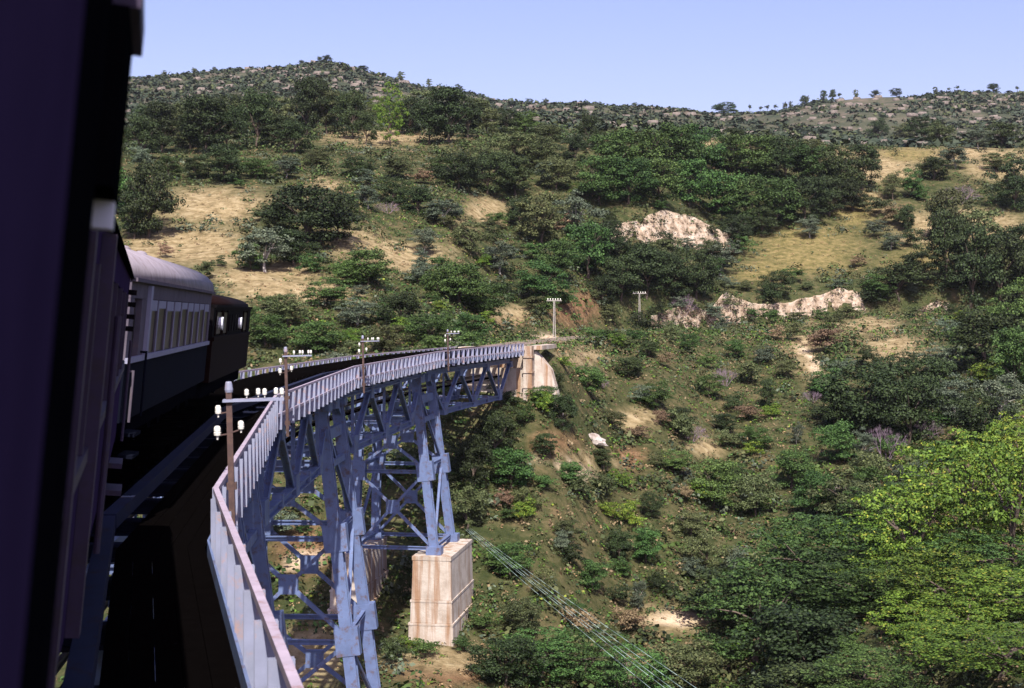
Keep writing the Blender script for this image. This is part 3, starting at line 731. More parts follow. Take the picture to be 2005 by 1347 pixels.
# ------------------------------------------------------------------ cables crossing under the viaduct
def cable(a, b, sag, r, label):
    m = MB(); N = 24; a, b = Vector(a), Vector(b); prev = None
    for q in range(N + 1):
        t = q / N; p = a.lerp(b, t); p.z -= sag * 4 * t * (1 - t)
        if prev is not None: m.tube(prev, p, r, n=5)
        prev = p
    o = m.build("power_cable", M['cable'], None, True)
    tag(o, label, "cable", "cables running down to the lower right")
S0 = Vector((-3.05, 93.4, -14.15))
for q, (dx, lab) in enumerate(((0, "lowest of the green cables slanting down from the lit pier"), (.62, "second lowest of the green cables slanting down from the lit pier"),
                              (.9, "middle green cable slanting down from the lit pier"), (1.35, "second highest of the green cables slanting down from the lit pier"), (1.95, "highest of the green cables slanting down from the lit pier"))):
    pxs = 1290 + dx * 48
    e = Vector(((pxs - 1002.5) / F * 44, 44, (HZ - 1347) / F * 44)); dirv = e - (S0 + Vector((dx * .15, dx * .3, 0)))
    cable(S0 + Vector((dx * .15, dx * .3, 0)), S0 + Vector((dx * .15, dx * .3, 0)) + dirv * 1.5, .25, .0085, lab)

# ------------------------------------------------------------------ vegetation prototypes (unit size: height about 1, base at z = 0)
def leaf_quads(P, Nrm, size, r):
    """one small four-cornered leaf spray per point"""
    n = len(P)
    rnd = r.normal(size=(n, 3)); t = np.cross(Nrm, rnd); t /= np.linalg.norm(t, axis=1, keepdims=True) + 1e-9
    b = np.cross(Nrm, t)
    s = size * r.uniform(.6, 1.35, (n, 1)); asp = r.uniform(.5, .9, (n, 1))
    bend = Nrm * s * r.uniform(-.25, .25, (n, 1))
    V = np.stack([P - t * s, P - b * s * asp + bend, P + t * s, P + b * s * asp + bend], 1).reshape(-1, 3)
    return V, np.arange(4 * n).reshape(n, 4)
def crown_pts(r, cz_, rx, rz, nclump, per, crad, flat=.65, lo=-.75, hollow=.55):
    Ps, Ns = [], []
    k = 0
    while k < nclump:
        d = r.normal(size=3); d /= np.linalg.norm(d)
        if d[2] < lo: continue
        lump = 1 + .30 * math.sin(3 * math.atan2(d[1], d[0]) + 1.7 * cz_ * 9) * (1 - abs(d[2]))
        rr = (r.uniform(hollow, 1) if k % 4 else r.uniform(.25, hollow)) * lump
        c = np.array([d[0] * rx * rr, d[1] * rx * rr, cz_ + d[2] * rz * rr])
        cr = crad * r.uniform(.65, 1.3)
        q = r.normal(size=(per, 3)); q /= np.linalg.norm(q, axis=1, keepdims=True)
        q[:, 2] = np.where(q[:, 2] < -.2, -q[:, 2] * .6, q[:, 2])
        pos = c + q * cr * np.array([1, 1, flat]) * r.uniform(.55, 1.05, (per, 1))
        nr = q * .8 + np.array([0, 0, .40]) + r.normal(size=(per, 3)) * .5; nr /= np.linalg.norm(nr, axis=1, keepdims=True)
        Ps.append(pos); Ns.append(nr); k += 1
    return np.concatenate(Ps), np.concatenate(Ns)
def trunk_mesh(name, r, h, rad, nlimb, mat, spread=.3, top=.8):
    m = MB(); pts = [Vector((0, 0, -.06))]
    x = y = 0
    for q in range(1, 5):
        x += r.uniform(-.03, .03); y += r.uniform(-.03, .03); pts.append(Vector((x, y, h * q / 4)))
    for q in range(4): m.tube(pts[q], pts[q + 1], rad * (1 - .16 * q), rad * (1 - .16 * (q + 1)), 6)
    for q in range(nlimb):
        a = r.uniform(0, 6.28); st_ = pts[2 + q % 3]; e = Vector((math.cos(a) * spread * r.uniform(.6, 1.1), math.sin(a) * spread * r.uniform(.6, 1.1), r.uniform(h, top)))
        md = st_.lerp(e, .5) + Vector((0, 0, .03)); m.tube(st_, md, rad * .5, rad * .34, 5); m.tube(md, e, rad * .34, rad * .12, 5)
    me = bpy.data.meshes.new(name); me.from_pydata(m.v, [], m.f); me.materials.append(mat); me.update(); return me
def np_mesh(name, V, Fc, mats, midx=None):
    me = bpy.data.meshes.new(name); k = Fc.shape[1]; nf = len(Fc)
    me.vertices.add(len(V)); me.vertices.foreach_set("co", V.astype(np.float32).ravel())
    me.loops.add(nf * k); me.loops.foreach_set("vertex_index", Fc.astype(np.int32).ravel())
    me.polygons.add(nf); me.polygons.foreach_set("loop_start", (np.arange(nf) * k).astype(np.int32))
    me.update(calc_edges=True)
    for m in mats: me.materials.append(m)
    return me
PROTO = {}
def make_tree_protos():
    spec = {   # crown centre, rx, rz, clumps, leaves, clump radius, leaf size, flat, hollow
        'dark': ('lf_dark', .50, .47, .50, 50, 200, .155, .0170, .9, .66, 'bark'),
        'green': ('lf_mid', .50, .47, .50, 46, 200, .160, .0178, .82, .7, 'bark'),
        'olive': ('lf_olive', .50, .46, .49, 46, 180, .145, .0170, .85, .66, 'bark'),
        'grey': ('lf_grey', .52, .42, .46, 42, 160, .140, .0172, .8, .62, 'bark_pale'),
        'lime': ('lf_lime', .52, .47, .48, 170, 52, .078, .0125, .6, .74, 'bark'),
        'near': ('lf_mid', .50, .47, .50, 190, 50, .074, .0125, .6, .74, 'bark'),
        'lolly': ('lf_far', .70, .40, .28, 14, 50, .20, .045, .8, .3, 'bark'),
    }
    for s, (mat, c, rx, rz, nc, per, cr, lf, fl, ho, bk) in spec.items():
        PROTO[s] = []
        for v in range(4):
            r = np.random.default_rng(hash((len(s), v, nc)) % 9999 + v * 13)
            P, N = crown_pts(r, c, rx * r.uniform(.9, 1.08), rz, nc, per, cr, fl, -.95 if s != 'lolly' else -.4, ho)
            V, Fc = leaf_quads(P, N, lf, r); V[:, 2] = np.maximum(V[:, 2], .02)
            PROTO[s].append((np_mesh("crown_" + s, V, Fc, [M[mat]]), trunk_mesh("trunk_" + s, r, .42 if s != 'lolly' else .72, .028 if s != 'lolly' else .05, 7 if s != 'lolly' else 2, M[bk])))
    spec = {'dark': 'lf_dark', 'green': 'lf_mid', 'olive': 'lf_olive', 'grey': 'lf_grey', 'lime': 'lf_lime', 'brown': 'lf_dry'}
    for s, mat in spec.items():
        PROTO['shrub_' + s] = []
        for v in range(4):
            r = np.random.default_rng(500 + v * 7 + len(s))
            P, N = crown_pts(r, .46, .55, .50, 34, 90, .18, .7, -.6, .4)
            V, Fc = leaf_quads(P, N, .026, r); V[:, 2] = np.maximum(V[:, 2], -.05)
            PROTO['shrub_' + s].append(np_mesh("foliage_" + s, V, Fc, [M[mat]]))
    for v in range(3):                                   # leafless bush: forking twigs
        r = np.random.default_rng(900 + v); m = MB()
        def grow(p, d, L, rad, lv):
            e = p + d * L; m.tube(p, e, rad, rad * .6, 4)
            if lv == 0: return
            for q in range(3 if lv > 1 else 4):
                nd = (d + Vector(r.normal(size=3)) * .42 + Vector((0, 0, .12))).normalized(); grow(e, nd, L * r.uniform(.55, .8), rad * .58, lv - 1)
        for q in range(7):
            a = q + r.uniform(-.3, .3); grow(Vector((0, 0, -.03)), Vector((math.cos(a) * .8, math.sin(a) * .8, 1)).normalized(), .27, .010, 4)
        me = bpy.data.meshes.new("twigs"); me.from_pydata(m.v, [], m.f); me.materials.append(M['twig']); PROTO.setdefault('bare', []).append(me)
make_tree_protos()

PLANTS = []     # (object, kind word, colour word, crown centre px, py, size px)
COLW = {'near': 'tall leafy green', 'lolly': 'thin dark', 'dark': 'dark green', 'green': 'mid green', 'olive': 'olive green', 'grey': 'grey green', 'lime': 'lime green', 'brown': 'brownish dry'}
def add_tree(px, py, hpx, wpx, sp, label=None, dmin=62, at=None):
    x, d, z = at if at else ground_at(px, py, dmin)
    k_ = 1.3 if (py < 305 and px < 1000) else 1.14; H = hpx * d / F * k_; W = wpx * d / F * k_
    o = empty("tree", (x, d, z - .02 * H), (0, 0, random.uniform(0, 6.28)))
    c, t = random.choice(PROTO[sp])
    sxy = W / .98; o.scale = (sxy, sxy, H / 1.02)
    link(bpy.data.objects.new("crown", c), o); link(bpy.data.objects.new("trunk", t), o)
    o["category"] = "tree"; o["group"] = COLW[sp] + " trees on the hillside"
    if label: o["label"] = label
    else: PLANTS.append((o, "tree", COLW[sp], 1002.5 + F * x / d, HZ - F * (z + H * .55) / d))
    return o
def add_shrub(px, py, hpx, wpx, sp, at=None, label=None):
    x, d, z = at if at else ground_at(px, py)
    H = hpx * d / F; W = wpx * d / F
    me = random.choice(PROTO['bare'] if sp == 'bare' else PROTO['shrub_' + sp])
    o = link(bpy.data.objects.new("bare_shrub" if sp == 'bare' else "shrub", me)); o.location = (x, d, z - .04 * H); o.rotation_euler = (0, 0, random.uniform(0, 6.28))
    o.scale = (W / 1.15, W / 1.15, H / 1.0)
    o["category"] = "shrub"; o["group"] = ("leafless shrubs" if sp == 'bare' else COLW[sp] + " shrubs") + " on the hillside"
    if label: o["label"] = label
    else: PLANTS.append((o, "shrub", "leafless purple grey" if sp == 'bare' else COLW[sp], 1002.5 + F * x / d, HZ - F * (z + H * .5) / d))
    return o
T = [  # base px, base py, height px, width px, species
    # wooded plateau edge, upper left
    (275, 312, 80, 70, 'dark'), (318, 300, 78, 66, 'dark'), (372, 292, 70, 60, 'olive'), (405, 300, 88, 96, 'dark'), (448, 296, 70, 60, 'dark'), (420, 262, 56, 46, 'olive'), (500, 290, 92, 70, 'dark'), (470, 275, 60, 55, 'olive'),
    (545, 290, 52, 62, 'dark'), (600, 268, 92, 62, 'dark'), (640, 262, 70, 50, 'olive'), (662, 262, 66, 48, 'dark'), (692, 272, 76, 56, 'dark'), (716, 283, 52, 40, 'dark'), (800, 262, 56, 60, 'dark'), (560, 262, 60, 46, 'olive'),
    (842, 282, 70, 62, 'dark'), (880, 280, 86, 84, 'dark'), (915, 270, 60, 54, 'dark'), (955, 266, 44, 46, 'olive'), (990, 262, 40, 44, 'dark'), (1030, 262, 38, 50, 'green'), (1152, 292, 64, 44, 'dark'), (1128, 318, 50, 50, 'dark'), (735, 240, 40, 36, 'lime'), (1075, 285, 40, 52, 'olive'),
    (1010, 320, 60, 80, 'olive'), (955, 330, 60, 70, 'olive'), (1060, 335, 60, 70, 'olive'), (900, 372, 66, 80, 'dark'), (955, 382, 74, 86, 'dark'), (1010, 385, 70, 80, 'dark'), (870, 350, 40, 60, 'green'), (1090, 372, 60, 70, 'olive'),
    # left
    (290, 468, 140, 100, 'dark'), (262, 470, 90, 60, 'dark'), (440, 358, 66, 76, 'dark'), (385, 352, 40, 52, 'dark'), (330, 350, 40, 50, 'green'), (600, 486, 116, 160, 'dark'), (660, 470, 70, 80, 'dark'), (540, 470, 70, 60, 'olive'), (520, 534, 84, 110, 'grey'), (575, 522, 64, 76, 'dark'), (490, 530, 50, 50, 'green'),
    (820, 420, 50, 66, 'dark'), (770, 400, 50, 60, 'dark'), (720, 410, 44, 56, 'grey'), (870, 440, 46, 80, 'grey'), (720, 560, 66, 96, 'green'), (680, 560, 46, 56, 'green'), (900, 600, 80, 100, 'green'), (950, 625, 66, 86, 'green'), (860, 590, 60, 66, 'green'), (790, 640, 60, 90, 'dark'), (700, 640, 50, 90, 'grey'),
    # middle dark grove around the cutting
    (1062, 478, 94, 96, 'olive'), (1020, 450, 56, 56, 'dark'), (1130, 470, 90, 90, 'grey'), (1150, 545, 100, 96, 'green'), (1090, 545, 70, 80, 'green'), (1060, 590, 70, 90, 'green'), (1190, 520, 80, 80, 'dark'), (1215, 590, 80, 90, 'dark'), (1180, 600, 56, 60, 'dark'), (1265, 590, 90, 90, 'dark'), (1320, 592, 80, 80, 'dark'), (1365, 592, 90, 74, 'dark'), (1300, 530, 60, 64, 'olive'), (1410, 540, 60, 70, 'grey'), (1390, 520, 50, 50, 'olive'), (1250, 545, 60, 66, 'dark'),
    # big green grove above the pale cliff
    (1210, 345, 84, 90, 'green'), (1265, 345, 84, 96, 'green'), (1320, 335, 86, 96, 'green'), (1375, 350, 84, 90, 'green'), (1345, 305, 56, 70, 'green'), (1430, 335, 66, 70, 'green'), (1435, 300, 46, 50, 'dark'), (1480, 350, 80, 84, 'green'), (1535, 365, 86, 84, 'dark'), (1590, 375, 84, 86, 'green'), (1640, 385, 90, 84, 'dark'), (1688, 372, 80, 76, 'dark'), (1500, 305, 44, 60, 'olive'), (1590, 310, 36, 60, 'olive'),
    (1175, 400, 90, 90, 'green'), (1230, 400, 84, 90, 'green'), (1290, 398, 80, 96, 'green'), (1350, 405, 86, 90, 'green'), (1410, 432, 90, 96, 'green'), (1465, 445, 90, 90, 'green'), (1520, 448, 90, 90, 'green'), (1575, 440, 84, 84, 'dark'), (1625, 425, 70, 76, 'dark'), (1670, 415, 56, 60, 'dark'), (1585, 466, 40, 46, 'grey'), (1440, 475, 50, 60, 'dark'), (1490, 462, 50, 60, 'dark'),
    # right slope
    (1748, 392, 52, 40, 'olive'), (1786, 388, 50, 44, 'green'), (1828, 352, 40, 56, 'dark'), (1870, 330, 44, 60, 'grey'), (1950, 335, 36, 60, 'olive'), (1985, 412, 90, 76, 'dark'), (1775, 455, 46, 34, 'dark'), (1870, 480, 110, 84, 'olive'), (1745, 490, 30, 44, 'grey'), (1850, 560, 130, 90, 'dark'), (1900, 600, 140, 110, 'dark'), (1960, 610, 130, 110, 'dark'), (1995, 560, 100, 90, 'dark'), (1760, 592, 66, 100, 'dark'), (1720, 585, 40, 60, 'green'), (1520, 582, 46, 56, 'dark'), (1722, 280, 44, 40, 'dark'), (1805, 282, 50, 60, 'dark'), (1840, 284, 40, 50, 'olive'), (1770, 276, 34, 40, 'olive'), (1960, 290, 46, 60, 'dark'), (1915, 292, 40, 50, 'grey'),
    (1920, 728, 108, 150, 'dark'), (1985, 770, 120, 90, 'green'), (1840, 740, 60, 80, 'grey'), (1870, 830, 90, 90, 'grey'), (1700, 850, 120, 150, 'dark'), (1780, 870, 120, 120, 'dark'), (1640, 850, 70, 80, 'dark'), (1920, 880, 100, 100, 'dark'), (1640, 905, 70, 80, 'green'), (1690, 900, 56, 46, 'grey'), (1560, 870, 60, 46, 'grey'),
    # ravine slope below the track
    (1105, 845, 100, 84, 'dark'), (1070, 800, 60, 66, 'green'), (1150, 770, 70, 90, 'green'), (1285, 800, 66, 90, 'green'), (1330, 845, 60, 80, 'dark'), (1390, 780, 60, 80, 'green'), (1230, 740, 50, 90, 'dark'), (1500, 800, 76, 56, 'dark'), (1350, 690, 50, 60, 'green'), (1270, 700, 40, 60, 'dark'), (1420, 850, 50, 70, 'dark'), (1065, 900, 60, 70, 'dark'), (1000, 960, 70, 90, 'green'), (1275, 1015, 66, 56, 'dark'), (1265, 1105, 90, 90, 'green'), (1210, 1110, 90, 84, 'dark'), (1400, 1000, 90, 90, 'green'), (1440, 950, 60, 70, 'green'), (1350, 1060, 50, 70, 'olive'), (1160, 1160, 80, 90, 'green'), (1060, 1170, 80, 80, 'olive'), (1000, 1130, 60, 70, 'green'), (1480, 1010, 80, 90, 'olive'), (1550, 960, 70, 80, 'green'), (1600, 1020, 90, 90, 'green'), (1250, 1200, 90, 60, 'grey'), (1110, 1060, 60, 80, 'olive'),
]
T += [(150, 300, 80, 80, 'dark'), (60, 290, 80, 90, 'dark'), (-60, 300, 80, 90, 'olive'), (200, 420, 90, 100, 'green'), (100, 480, 90, 110, 'dark'), (-20, 430, 90, 120, 'green'), (190, 560, 70, 90, 'green'), (60, 600, 70, 110, 'olive'), (1915, 530, 110, 90, 'olive'), (1990, 660, 100, 90, 'green'), (1845, 470, 80, 60, 'olive'), (1800, 560, 60, 70, 'dark'), (1740, 800, 90, 100, 'dark'), (1820, 800, 90, 100, 'dark'), (1960, 830, 90, 90, 'grey'), (930, 960, 90, 90, 'dark'), (965, 900, 80, 80, 'dark'), (915, 1040, 80, 80, 'olive'), (985, 860, 56, 70, 'dark'), (1030, 1010, 70, 80, 'olive'), (1120, 950, 60, 80, 'green'), (1180, 920, 50, 70, 'dark'), (1320, 930, 60, 90, 'green'), (1200, 840, 50, 70, 'olive'), (1380, 1130, 80, 80, 'olive'), (1130, 1230, 70, 80, 'green'), (1020, 1250, 70, 80, 'olive'), (1440, 700, 46, 66, 'green'), (1540, 740, 50, 70, 'olive'), (1620, 780, 50, 66, 'green'), (1480, 880, 60, 76, 'green'),  # dark trees near the far pier are added to deepen the viaduct's shadow
      (300, 275, 60, 60, 'dark'), (345, 268, 56, 56, 'olive'), (455, 262, 60, 60, 'dark'), (520, 262, 66, 60, 'dark'), (575, 300, 50, 60, 'dark'), (620, 240, 70, 56, 'dark'), (700, 245, 56, 46, 'olive'), (820, 250, 60, 60, 'olive'), (930, 250, 50, 60, 'olive'), (640, 420, 50, 70, 'olive'), (700, 350, 40, 60, 'dark'), (560, 350, 40, 60, 'grey'), (620, 330, 36, 56, 'olive'), (500, 350, 36, 60, 'green'), (780, 350, 40, 60, 'olive'), (830, 500, 50, 60, 'grey'), (920, 500, 60, 70, 'olive'), (980, 540, 60, 80, 'grey'), (640, 600, 50, 80, 'green'), (560, 640, 60, 90, 'olive'), (520, 680, 60, 80, 'green'), (620, 690, 56, 90, 'green'), (760, 690, 50, 80, 'olive'), (840, 670, 50, 80, 'green'), (920, 665, 46, 70, 'green')]
OPEN = [(1300, 760, 260, 110), (1550, 700, 220, 70), (1200, 950, 200, 130), (1450, 900, 120, 80), (1150, 1150, 140, 120)]
for t in T:
    if any(((t[0] - cx) / rx) ** 2 + ((t[1] - cy) / ry) ** 2 < 1 for cx, cy, rx, ry in OPEN): t = (t[0], t[1], t[2] * .68, t[3] * .66, t[4])
    add_tree(*t)
add_tree(765, 285, 100, 50, 'lime', "slender light green tree with a pale bare trunk on the grassy terrace")
# big near crowns in the lower right, rooted below the picture
for px, py, h, wd, sp, d in [(1480, 1500, 380, 240, 'near', 92), (1600, 1420, 400, 260, 'near', 98), (1440, 1420, 300, 200, 'dark', 100), (1690, 1480, 360, 230, 'near', 90), (1560, 1530, 330, 230, 'dark', 84),
                          (1790, 1300, 360, 210, 'lime', 96), (1900, 1180, 330, 220, 'lime', 100), (1990, 1240, 400, 230, 'lime', 92), (1850, 1420, 340, 240, 'lime', 84), (1980, 1470, 330, 240, 'lime', 78), (1740, 1190, 240, 150, 'near', 108), (1880, 1540, 260, 230, 'lime', 72), (1830, 1190, 200, 150, 'lime', 112), (1960, 1060, 210, 170, 'lime', 112), (1750, 1400, 240, 170, 'lime', 92), (1930, 1330, 280, 190, 'near', 90), (1800, 1480, 200, 170, 'lime', 82), (1660, 1130, 170, 120, 'olive', 114), (1560, 1250, 230, 150, 'near', 106), (1640, 1350, 260, 180, 'dark', 96), (1995, 960, 150, 110, 'lime', 122), (1700, 1560, 200, 200, 'near', 72), (1800, 1600, 240, 220, 'near', 68), (1960, 1640, 290, 240, 'lime', 66), (1600, 1600, 200, 200, 'dark', 74), (1890, 1460, 200, 170, 'lime', 76), (1500, 1640, 200, 200, 'near', 74), (1760, 1350, 190, 150, 'near', 88), (1690, 1260, 240, 140, 'lime', 104),
                          (1060, 1390, 150, 150, 'near', 86), (1150, 1400, 160, 160, 'near', 88), (990, 1395, 120, 120, 'dark', 84), (1240, 1440, 170, 150, 'near', 86), (1340, 1430, 160, 140, 'olive', 88)]:
    x = (px - 1002.5) / F * d; z = h1(x, d); ztop = (HZ - (py - h)) / F * d
    hp = (ztop - z) / d * F
    add_tree(px, py, max(hp, 90), wd, sp, at=(x, d, z))
add_shrub(1735, 905, 110, 90, 'bare', label="large leafless purple grey bush below the dark trees on the slope")
add_shrub(1880, 400, 60, 90, 'bare', label="leafless grey bush near the top of the grassy slope")
for q in [(1340, 640, 70, 60), (1420, 760, 60, 60), (1640, 980, 50, 50), (760, 420, 40, 60)]: add_shrub(*q, 'bare')

for px, py, h, wd, sp in [(1205, 500, 40, 50, 'green'), (1250, 508, 36, 60, 'olive'), (1300, 512, 60, 60, 'dark'), (1345, 500, 34, 50, 'grey'), (1385, 492, 40, 50, 'olive'), (1425, 500, 50, 56, 'grey'), (1450, 470, 40, 50, 'dark'), (1195, 450, 40, 40, 'dark'), (1400, 440, 24, 36, 'olive'), (1350, 425, 20, 34, 'olive'), (1290, 416, 20, 40, 'green'),
                          (1420, 628, 26, 50, 'olive'), (1470, 630, 24, 44, 'green'), (1510, 600, 44, 50, 'dark'), (1560, 628, 20, 50, 'olive'), (1610, 626, 26, 46, 'green'), (1660, 624, 30, 60, 'olive'), (1700, 610, 36, 56, 'dark'), (1330, 626, 26, 40, 'grey'), (1290, 620, 30, 44, 'dark'), (1360, 618, 24, 40, 'olive'), (1460, 570, 22, 40, 'olive'), (1580, 568, 18, 40, 'olive'), (1640, 565, 20, 44, 'grey'), (1790, 620, 24, 36, 'olive'), (1870, 622, 30, 40, 'dark'),
                          (830, 1290, 40, 60, 'green'), (800, 1280, 36, 50, 'lime'), (905, 1275, 30, 50, 'green'), (950, 1240, 44, 56, 'green'), (770, 1300, 50, 60, 'dark'), (1050, 800, 40, 50, 'green'), (1000, 800, 36, 50, 'dark'), (1085, 770, 36, 50, 'dark')]: add_shrub(px, py, h, wd, sp)
# scattered shrubs: nearest, largest ones as single things
occ = [(p[3], p[4]) for p in PLANTS]
def in_any(ells, px, py, k=1.0): return any(((px - cx) / (rx * k)) ** 2 + ((py - cy) / (ry * k)) ** 2 < 1 for cx, cy, rx, ry in ells)
counts = {}
tries = 0
KEEP_CLEAR = [(1320, 445, 125, 42), (1560, 590, 140, 30), (1380, 600, 110, 18), (1828, 603, 42, 18), (1163, 855, 26, 20), (860, 1180, 90, 90), (1040, 735, 50, 50)]
while sum(counts.values()) < 262 and tries < 20000:
    tries += 1
    px = random.uniform(255, 2000); py = random.triangular(300, 1340, 640)
    if px < 1000 and py > 700 and random.random() < .5: continue
    if in_any(KEEP_CLEAR, px, py - 10) or (in_any(DRY + YEL, px, py, .85) and random.random() < .8) or in_any(PALE, px, py, 1.3): continue
    if 640 < py < 680 and 1030 < px < 1120: continue
    s = 26 + 26 * random.random() ** 1.6 + (10 if py > 850 else 0) + (7 if px > 1000 and py > 620 else 0)
    if any((px - a) ** 2 + ((py - b) * 1.3) ** 2 < (s * .62) ** 2 for a, b in occ): continue
    lowright = px > 1000 and py > 620
    g = random.random()
    sp = ('green' if g < .28 else 'olive' if g < .48 else 'dark' if g < .58 else 'grey' if g < .70 else 'brown' if g < .81 else 'lime' if g < .96 else 'bare') if lowright else ('green' if g < .30 else 'olive' if g < .55 else 'grey' if g < .74 else 'dark' if g < .90 else 'brown' if g < .95 else 'lime')
    if 470 < px < 1000 and 590 < py < 700: sp = 'green' if g < .55 else 'olive' if g < .85 else 'lime'
    if counts.get(sp, 0) >= 170: continue
    hgt = s * random.uniform(.7, 1.15)
    add_shrub(px, py, hgt, s * random.uniform(.95, 1.5), sp); occ.append((px, py - hgt * .5)); counts[sp] = counts.get(sp, 0) + 1

# skyline trees on the far ridge, each on its own
SKY = [(1420, 218, 34, 56, 'green'), (1468, 212, 22, 8, 'dark'), (1490, 208, 20, 8, 'dark'), (1503, 206, 18, 9, 'dark'), (1518, 205, 20, 8, 'dark'), (1537, 203, 24, 12, 'dark'), (1548, 202, 20, 10, 'dark'), (1573, 199, 22, 16, 'dark'), (1580, 197, 24, 10, 'dark'), (1612, 195, 20, 16, 'dark'), (1630, 194, 26, 16, 'dark'), (1644, 192, 20, 9, 'dark'), (1676, 189, 26, 12, 'dark'), (1714, 188, 16, 24, 'dark'), (1755, 186, 16, 30, 'dark'), (1832, 180, 16, 10, 'dark'), (1857, 178, 15, 8, 'dark'), (1875, 177, 14, 9, 'dark'), (1945, 170, 16, 30, 'dark'), (1992, 170, 14, 8, 'dark'),
       (640, 126, 12, 20, 'dark'), (590, 128, 10, 14, 'dark'), (625, 124, 10, 8, 'dark'), (785, 152, 14, 12, 'dark'), (840, 166, 14, 12, 'dark'), (710, 136, 10, 20, 'dark'), (897, 176, 12, 16, 'dark'), (1035, 193, 12, 16, 'dark'), (1068, 195, 12, 12, 'dark'), (1243, 196, 14, 12, 'dark'), (380, 142, 12, 10, 'dark'), (322, 140, 10, 10, 'dark'), (420, 138, 12, 10, 'dark')]
def ridge_point(px):
    ys = np.arange(560, 1000, 4.0); xs = (px - 1002.5) / F * ys; z = height(xs, ys); el = z / ys; k = int(np.argmax(el)); return float(xs[k]), float(ys[k]), float(z[k])
SKYL = []
for px, py, h, wd, sp in sorted(SKY):
    o = add_tree(px, py, h * random.uniform(.45, .9) + 3, wd * random.uniform(.6, .9) + 2, 'lolly' if (wd <= 9 and px > 1430) else ('olive' if wd < 13 else sp), label="x", at=ridge_point(px)); del o["label"]; o["group"] = "small trees along the far skyline"
    SKYL.append((px, o))
ORD = ["first", "second", "third", "fourth", "fifth", "sixth", "seventh", "eighth", "ninth", "tenth", "eleventh", "twelfth", "thirteenth", "fourteenth", "fifteenth", "sixteenth", "seventeenth", "eighteenth", "nineteenth", "twentieth",
       "twenty-first", "twenty-second", "twenty-third", "twenty-fourth", "twenty-fifth", "twenty-sixth", "twenty-seventh", "twenty-eighth", "twenty-ninth", "thirtieth"]
lt = [o for px, o in SKYL if px < 1300]; rt = [o for px, o in SKYL if px > 1430]; md = [o for px, o in SKYL if 1300 <= px <= 1430]
for k, o in enumerate(lt): o["label"] = f"tiny dark tree on the skyline of the rocky hill, {ORD[k]} from the train"
for k, o in enumerate(rt): o["label"] = f"tiny tree on the far right ridge skyline, {ORD[k]} after the round green tree"
for o in md: o["label"] = "round green tree standing alone in the dip of the far skyline"

# labels that single plants out: rank by distance to a landmark one can find
LM = [("the far abutment", 1040, 740), ("the pale cliff under the green grove", 1320, 445), ("the long pale cutting", 1560, 590), ("the dry grass clearing above the carriage roof", 420, 430), ("the white boulder", 1163, 852), ("the lit stone pier", 860, 1160),
      ("the large leafless bush", 1735, 870), ("the pole beside the far track", 1085, 620), ("the pale footpath", 1340, 1212), ("the bottom right corner", 2005, 1347), ("the tan plateau edge", 1860, 300), ("the pale-trunked tree on the terrace", 765, 240),
      ("the red locomotive", 460, 650), ("the big round tree above the locomotive", 600, 430), ("the pole against dark trees", 1252, 595), ("the small pale rock face", 1828, 603), ("the farthest railing pole", 857, 690), ("the second railing pole", 555, 730),
      ("the yellow grass clearing", 1600, 490), ("the right edge halfway up", 2005, 640), ("the bottom edge centre", 1100, 1347), ("the grove's top edge", 1440, 290), ("the carriage roof ventilator", 272, 480), ("the hollow below the skyline dip", 1300, 270), ("the centre of the picture", 1002, 520), ("the dry patch above the viaduct", 790, 510), ("the lower slope right of centre", 1450, 900), ("the right edge of the picture near the plateau", 2005, 400), ("the left treeline", 300, 270), ("the third railing pole", 697, 700),
      ("the middle of the ravine slope", 1280, 960), ("the slope above the footpath", 1480, 1080), ("the green slope below the long cutting", 1600, 730)]
bykind = {}
for q, p in enumerate(PLANTS): bykind.setdefault((p[1], p[2]), []).append(q)
for (kd, cw), idx in bykind.items():
    best = {}
    for name, lx, ly in LM:
        srt = sorted(idx, key=lambda q: (PLANTS[q][3] - lx) ** 2 + (PLANTS[q][4] - ly) ** 2)
        for rnk, q in enumerate(srt):
            if q not in best or rnk < best[q][0]: best[q] = (rnk, name)
    for q, (rnk, name) in best.items():
        o = PLANTS[q][0]
        nth = "nearest" if rnk == 0 else f"{ORD[min(rnk, 29)]} nearest"
        o["label"] = f"{cw} {kd} {nth} to {name}"

# ------------------------------------------------------------------ rock faces and boulder
BANK = []
def rock_face(b, label):
    """steep eroded face cut into the slope: shallow ribs and hollows"""
    n = 96; k = 30; mat = M['rock']; seed = b[5]; behind_track = b[6]
    s_ = np.linspace(0, 1, n); uu, dd, zb, Hm, bk = bank_line(b, s_); Wm = uu * dd
    V = np.zeros((n, k, 3)); base = 2.6 if behind_track else .7
    for j in range(k):
        t = j / (k - 6)
        tt = min(t, 1.0)
        a = Wm; b_ = tt * Hm
        rel = 1.9 * fbm(a, b_ * .5 + seed, 4.5, seed, 3) + .9 * fbm(a, b_, 1.2, seed + 9, 3) - 1.0 * np.abs(fbm(a + 30, b_ * .35, 1.8, seed + 5, 3))
        back = tt ** 1.15 * bk + max(0, t - 1) * 8
        y_ = dd + back + rel * .75 * min(1, tt * 5 + .15) * (1 if t <= 1 else .4)
        z_ = zb - base + (Hm + base) * tt + .25 * fbm(a + 50, b_, .9, seed + 2, 2) - max(0, t - 1) * 4.0
        V[:, j, 0] = Wm * (y_ / dd) + .25 * fbm(a, b_ + 9, .8, seed + 3, 2); V[:, j, 1] = y_; V[:, j, 2] = z_
    BANK.append(V[:, :k - 3].reshape(-1, 3))
    Fc = np.array([(i * k + j, (i + 1) * k + j, (i + 1) * k + j + 1, i * k + j + 1) for i in range(n - 1) for j in range(k - 1)])
    tag(mesh_obj("rock_face", V.reshape(-1, 3), Fc, mat, None, True), label, "rock face")
